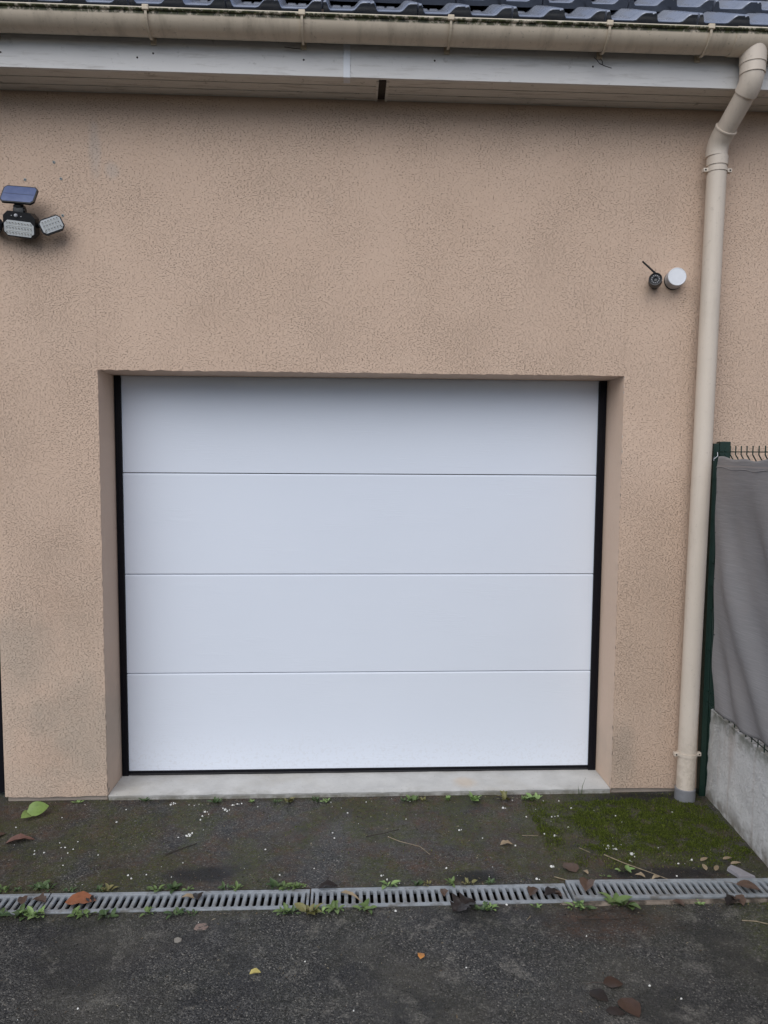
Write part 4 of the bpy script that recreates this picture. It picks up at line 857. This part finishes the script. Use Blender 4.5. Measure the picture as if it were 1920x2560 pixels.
for i, (mt, x, y, L_, W_, a, lab) in enumerate((('tan_leaf', 0.610, -0.470, 0.055, 0.032, -85, 'torn pale leaf on the asphalt before the door'), ('tan_leaf', 0.912, -0.705, 0.028, 0.018, 30, 'small tan scrap between the brown leaf and grate'), ('brown_leaf', -1.135, -0.83, 0.06, 0.04, 70, 'dark brown scrap at the first grate joint'), ('brown_leaf', -1.215, -0.84, 0.055, 0.035, 20, 'dark brown scrap on the leftmost grate'), ('dark_leaf', -0.965, -0.84, 0.045, 0.03, 40, 'dark scrap right of the orange leaf'), ('tan_leaf', -0.60, -0.825, 0.05, 0.026, 80, 'tan curl caught in the slots right of the orange leaf'), ('dark_leaf', -0.585, -0.835, 0.045, 0.036, 10, 'dark lump caught beside the tan curl'), ('tan_leaf', -0.06, -0.80, 0.10, 0.018, -130, 'pale grey strip of dead leaf across the middle grate'), ('dark_leaf', -0.145, -0.775, 0.075, 0.04, -80, 'dark leaf clump at the middle grate joint'), ('brown_leaf', 0.325, -0.84, 0.05, 0.028, 0, 'brown scrap standing in the slots by the black leaf'), ('brown_leaf', 0.645, -0.85, 0.06, 0.04, -40, 'brown leaf scrap before the bend of the grate'), ('dark_leaf', 0.700, -0.85, 0.07, 0.045, -80, 'dark leaf scrap just left of the bend'), ('brown_leaf', 0.765, -0.86, 0.05, 0.03, 60, 'brown scrap under the bend of the grate'), ('dark_leaf', 1.36, -0.925, 0.07, 0.05, -60, 'dark leaf pile below the right end of the lip'), ('brown_leaf', 1.42, -0.93, 0.06, 0.05, 10, 'brown leaf below the right end of the lip'), ('brown_leaf', 1.20, -0.925, 0.05, 0.03, 50, 'brown scrap in the middle below the pale lip'), ('tan_leaf', 1.13, -0.735, 0.04, 0.022, 60, 'tan scrap at the far edge of the raised grate'), ('tan_leaf', 1.19, -0.735, 0.045, 0.02, 110, 'second tan scrap at the far edge of the raised grate'), ('red_leaf', -0.165, -0.905, 0.022, 0.018, 30, 'tiny red scrap among weeds by the middle joint'))):
    on_g = -0.882 < y < -0.762
    fallen(mt, x, y, L_, W_, R(a), lab, 'leaf_scrap', 0.008 if on_g else 0.004, curl=0.3, fold=0.5, seed=40 + i, ragged=0.6)

# ------------------------------------------------------------------ twigs and straws
TW = [([(-0.78, -0.509), (-0.729, -0.471), (-0.67, -0.418)], 'twig', 'dark twig on the asphalt before the left half of the door', 0.0022),
      ([(0.045, -0.376), (0.114, -0.361), (0.19, -0.321)], 'twig', 'dark twig on the asphalt before the middle of the door', 0.0018),
      ([(0.139, -0.382), (0.188, -0.428), (0.269, -0.473), (0.305, -0.532)], 'straw', 'curved pale straw before the middle of the door', 0.0016),
      ([(1.026, -0.557), (1.084, -0.629), (1.156, -0.696), (1.25, -0.785)], 'straw', 'long dry stalk from the moss down to the raised grate', 0.0022),
      ([(0.722, -0.388), (0.791, -0.394)], 'straw', 'short pale straw left of the moss patch', 0.0014),
      ([(1.37, -1.013), (1.415, -1.024), (1.47, -1.045)], 'straw', 'pale straw at the right edge below the drain', 0.0024),
      ([(0.773, -0.717), (0.827, -0.749)], 'straw', 'straw beside the brown leaf above the grate', 0.0018),
      ([(0.939, -0.499), (0.973, -0.539)], 'straw', 'short straw at the lower edge of the moss', 0.0014),
      ([(0.82, -0.98), (0.88, -0.955), (0.93, -0.935)], 'twig', 'dark twig in the soil below the bend of the grate', 0.0016),
      ([(0.78, -0.99), (0.90, -1.0), (0.97, -0.99)], 'twig', 'longer dark twig in the soil below the bend of the grate', 0.0016),
      ([(0.62, -0.965), (0.60, -0.99)], 'straw', 'short pale straw right of the black crumpled leaf', 0.0014),
      ([(1.36, -0.70), (1.40, -0.735)], 'twig', 'thin twig among the tan leaves by the low wall', 0.0012)]
for pts, mt, lab, r_ in TW:
    q = MB(); n = len(pts)
    q.tube([(x, y, gz(x, y) + r_ + 0.0015 + (0.003 if 0 < i < n - 1 else 0)) for i, (x, y) in enumerate(pts)], [r_ * (1 - 0.5 * i / n) for i in range(n)], 6)
    o = q.build('twig' if mt == 'twig' else 'straw', M[mt]); tag(o, lab, 'twig' if mt == 'twig' else 'straw')

# ------------------------------------------------------------------ plaster flakes
def chip(mb, x, y, s_, rr):
    n = 6; z = gz(x, y) + 0.001; a0 = rr.uniform(0, 6); h = s_ * rr.uniform(0.25, 0.5)
    ring = [(x + s_ * 0.5 * rr.uniform(0.6, 1.2) * math.cos(a0 + i), y + s_ * 0.5 * rr.uniform(0.6, 1.2) * math.sin(a0 + i)) for i in (0, 1.05, 2.1, 3.15, 4.2, 5.25)]
    vv = [(p[0], p[1], z) for p in ring] + [(x + (p[0] - x) * 0.7, y + (p[1] - y) * 0.7, z + h * rr.uniform(0.7, 1.2)) for p in ring]
    mb.add(vv, [(i, (i + 1) % n, n + (i + 1) % n, n + i) for i in range(n)] + [list(range(n, 2 * n))])
rr = random.Random(3)
FL_LAB = ['cluster of white plaster flakes left of centre below the sill', 'white plaster flake touching the sill beside the second big weed', 'white plaster flake close left of the weed-side flake', 'white flakes just below the third weed at the sill', 'white flake under the left end of the sill', 'crumbled white plaster patch before the left half of the door', 'single large white flake before the middle of the door', 'white flake left of the moss patch', 'white flake above the drain right of centre', 'largest cluster of white flakes at the lower left of the moss', 'cluster of white flakes right of the largest cluster', 'white flake above the pale rosette weed', 'white flake on bare asphalt left of the moss', 'white flakes left of the flat brown leaf', 'white flake beside the far edge of the drain near its bend', 'white flake above the middle of the drain', 'thin white flake below the weeds at the right of the sill']
for (x, y, s_), lab in zip(FLAKES, FL_LAB):
    q = MB()
    if s_ > 0.02:
        for k in range(7): chip(q, x + rr.uniform(-1, 1) * s_ * 0.7, y + rr.uniform(-1, 1) * s_ * 0.55, s_ * rr.uniform(0.18, 0.42), rr)
    else:
        chip(q, x, y, s_ * 0.8, rr); chip(q, x + s_ * 0.6, y + rr.uniform(-0.3, 0.3) * s_, s_ * 0.35, rr)
    o = q.build('plaster_flake', M['flake']); tag(o, lab, 'plaster flake', 'white plaster flakes on the asphalt')
q = MB()
for x, y in FLECKS: chip(q, x, y, rr.uniform(0.005, 0.0095), rr)
for k in range(70): 
    x = rr.uniform(-1.6, 1.55); y = -rr.uniform(0.02, 0.72) if rr.random() < 0.8 else -rr.uniform(0.95, 1.6); chip(q, x, y, rr.uniform(0.002, 0.0045), rr)
tag(q.build('plaster_flecks', M['flake']), 'tiny white specks of plaster scattered over the asphalt', 'plaster', kind='stuff')
for x, y, s_, c_, lab in ((-0.544, -0.984, 0.06, 'pinkstone', 'pinkish stone patch worn into the asphalt below the drain'), (-0.608, -1.055, 0.035, 'palestone', 'smaller pale stone patch left of the pinkish one')):
    if c_ not in M: M[c_] = plain(c_, (0.24, 0.175, 0.15) if c_ == 'pinkstone' else (0.26, 0.24, 0.21), 0.85, 0.15, 60, 0.002, 150, dirt=((0.06, 0.055, 0.05), 30, 0.5, 0.6))
    q = MB(); n = 14; ring = [(x + s_ * 0.5 * rr.uniform(0.75, 1.15) * math.cos(2 * math.pi * i / n), y + s_ * 0.45 * rr.uniform(0.75, 1.15) * math.sin(2 * math.pi * i / n)) for i in range(n)]
    z = gz(x, y); q.add([(a, b, z - 0.004) for a, b in ring] + [(x + (a - x) * 0.8, y + (b - y) * 0.8, z + 0.0022) for a, b in ring], [(i, (i + 1) % n, n + (i + 1) % n, n + i) for i in range(n)] + [list(range(n, 2 * n))], 0, False)
    tag(q.build('embedded_stone', M[c_]), lab, 'stone')
# broken strip of concrete by the low wall
q = MB(); poly = [(1.478, -0.690), (1.505, -0.668), (1.530, -0.70), (1.548, -0.737), (1.562, -0.757), (1.494, -0.757), (1.493, -0.735)]
n = len(poly); cx_, cy_ = 1.515, -0.72
q.add([(a, b, -0.006) for a, b in poly] + [(cx_ + (a - cx_) * 0.93, cy_ + (b - cy_) * 0.93, 0.010) for a, b in poly], [(i, (i + 1) % n, n + (i + 1) % n, n + i) for i in range(n)] + [list(range(n, 2 * n))])
tag(q.build('concrete_strip', M['slab']), 'broken grey strip of concrete between the grate and the low wall', 'concrete')

# ------------------------------------------------------------------ moss, grit, litter
def blobm(x, y, cx, cy, rx, ry, k=1.0):
    d = math.hypot((x - cx) / rx, (y - cy) / ry) + 0.9 * mnoise.noise(Vector((x * 9, y * 9, k))); return max(0.0, min(1.0, 1.35 - d))
def mossd(x, y):
    m = max(blobm(x, y, 1.27, -0.27, 0.36, 0.27), 0.8 * blobm(x, y, 1.48, -0.36, 0.2, 0.26, 2), 0.32 * blobm(x, y, -0.98, -0.32, 0.16, 0.24, 3), 0.35 * blobm(x, y, 1.5, -1.15, 0.18, 0.4, 4), 0.16 * blobm(x, y, 1.1, -0.32, 0.62, 0.36, 8), 0.25 * blobm(x, y, 0.35, -0.2, 0.7, 0.16, 5), 0.22 * blobm(x, y, 0.3, -0.5, 0.3, 0.16, 6))
    if y > -0.075 + 0.03 * mnoise.noise(Vector((x * 14, 0, 3))): m *= 0.12
    c = 0.42 + 1.3 * mnoise.noise(Vector((x * 19, y * 19, 9))) + 0.7 * mnoise.noise(Vector((x * 70, y * 70, 2)))
    return m * max(0.0, min(1.3, c + 0.25))
def cushion(x, y): return 0.010 * max(0.0, min(1.0, mossd(x, y) * 1.2)) * (0.4 + 0.6 * max(0.0, mnoise.noise(Vector((x * 45, y * 45, 7))) * 2))
q = MB(); q.open = True; cnt = 0; tries = 0
while cnt < 52000 and tries < 900000:
    tries += 1
    if rr.random() < 0.75: x, y = rr.uniform(0.8, 1.66), rr.uniform(-0.66, -0.015)
    else: x, y = rr.uniform(-1.6, 1.62), rr.uniform(-1.6, -0.012)
    if -0.90 < y < -0.75: continue
    if rr.random() > mossd(x, y): continue
    a = rr.uniform(0, 6.28); h = rr.uniform(0.003, 0.0085); w_ = rr.uniform(0.0008, 0.0018); l_ = rr.uniform(0.0, 0.006); b = rr.uniform(0, 6.28); z = gz(x, y) + cushion(x, y) * rr.uniform(0.3, 1.0)
    o = len(q.v); q.v += [(x - w_ * math.cos(a), y - w_ * math.sin(a), z), (x + w_ * math.cos(a), y + w_ * math.sin(a), z), (x + l_ * math.cos(b), y + l_ * math.sin(b), z + h)]
    q.f.append([o, o + 1, o + 2]); q.m.append(0); q.sm.append(False); cnt += 1
tag(q.build('moss', M['moss']), 'green moss spreading over the asphalt before the downpipe', 'moss', kind='stuff')
q = MB(); q.open = True
for k in range(13000):
    x = rr.uniform(-1.75, 1.66); y = -0.012 - 1.75 * rr.random()
    if -0.892 < y < -0.752 or mossd(x, y) > 0.25: continue
    s_ = rr.uniform(0.0009, 0.0022) * (1.5 if rr.random() < 0.06 else 1.0); z = gz(x, y) + s_ * 0.2; a = rr.uniform(0, 3); c_, d_ = math.cos(a) * s_ * rr.uniform(0.8, 1.5), math.sin(a) * s_ * rr.uniform(0.8, 1.5)
    o = len(q.v); q.v += [(x + c_, y + d_, z), (x - d_, y + c_, z), (x - c_, y - d_, z), (x + d_, y - c_, z), (x, y, z + s_ * 0.9)]
    for f in ((0, 1, 4), (1, 2, 4), (2, 3, 4), (3, 0, 4)): q.f.append([o + i for i in f]); q.m.append(0); q.sm.append(False)
tag(q.build('grit', M['grit']), 'loose grit and small stones lying on the asphalt', 'grit', kind='stuff')
q = MB(); q.open = True
def sliver(x, y, z, ln, wd, a, dz):
    o = len(q.v); dx, dy = math.cos(a) * ln / 2, math.sin(a) * ln / 2; nx_, ny_ = -math.sin(a) * wd / 2, math.cos(a) * wd / 2
    q.v += [(x - dx, y - dy, z), (x + nx_, y + ny_, z + dz), (x + dx, y + dy, z + dz * 0.3), (x - nx_, y - ny_, z + dz * 0.6)]
    q.f.append([o, o + 3, o + 2, o + 1]); q.m.append(0); q.sm.append(False)
for k in range(2600):
    if k < 1500: x, y = rr.uniform(-1.65, 1.62), -0.01 - 0.74 * rr.random()
    elif k < 2000: x, y = rr.uniform(-1.5, 1.62), rr.choice((rr.gauss(-0.742, 0.012), rr.gauss(-0.905, 0.012)))
    elif k < 2200: x, y = rr.uniform(0.7, 1.6), rr.gauss(-0.93, 0.03)
    elif k < 2350: x, y = rr.uniform(-1.6, 1.6), -0.008 - abs(rr.gauss(0, 0.014))
    else: x, y = rr.uniform(-1.5, 1.6), rr.uniform(-1.6, -0.92)
    if -0.89 < y < -0.755: continue
    big = rr.random() < 0.05
    sliver(x, y, gz(x, y) + 0.001, rr.uniform(0.004, 0.013) * (1.6 if big else 1), rr.uniform(0.001, 0.003) * (1.8 if big else 1), rr.uniform(0, 6.3), rr.uniform(0.0005, 0.003))
tag(q.build('litter', M['litter']), 'fine dry litter of bud scales and straw bits on the ground', 'litter', kind='stuff')
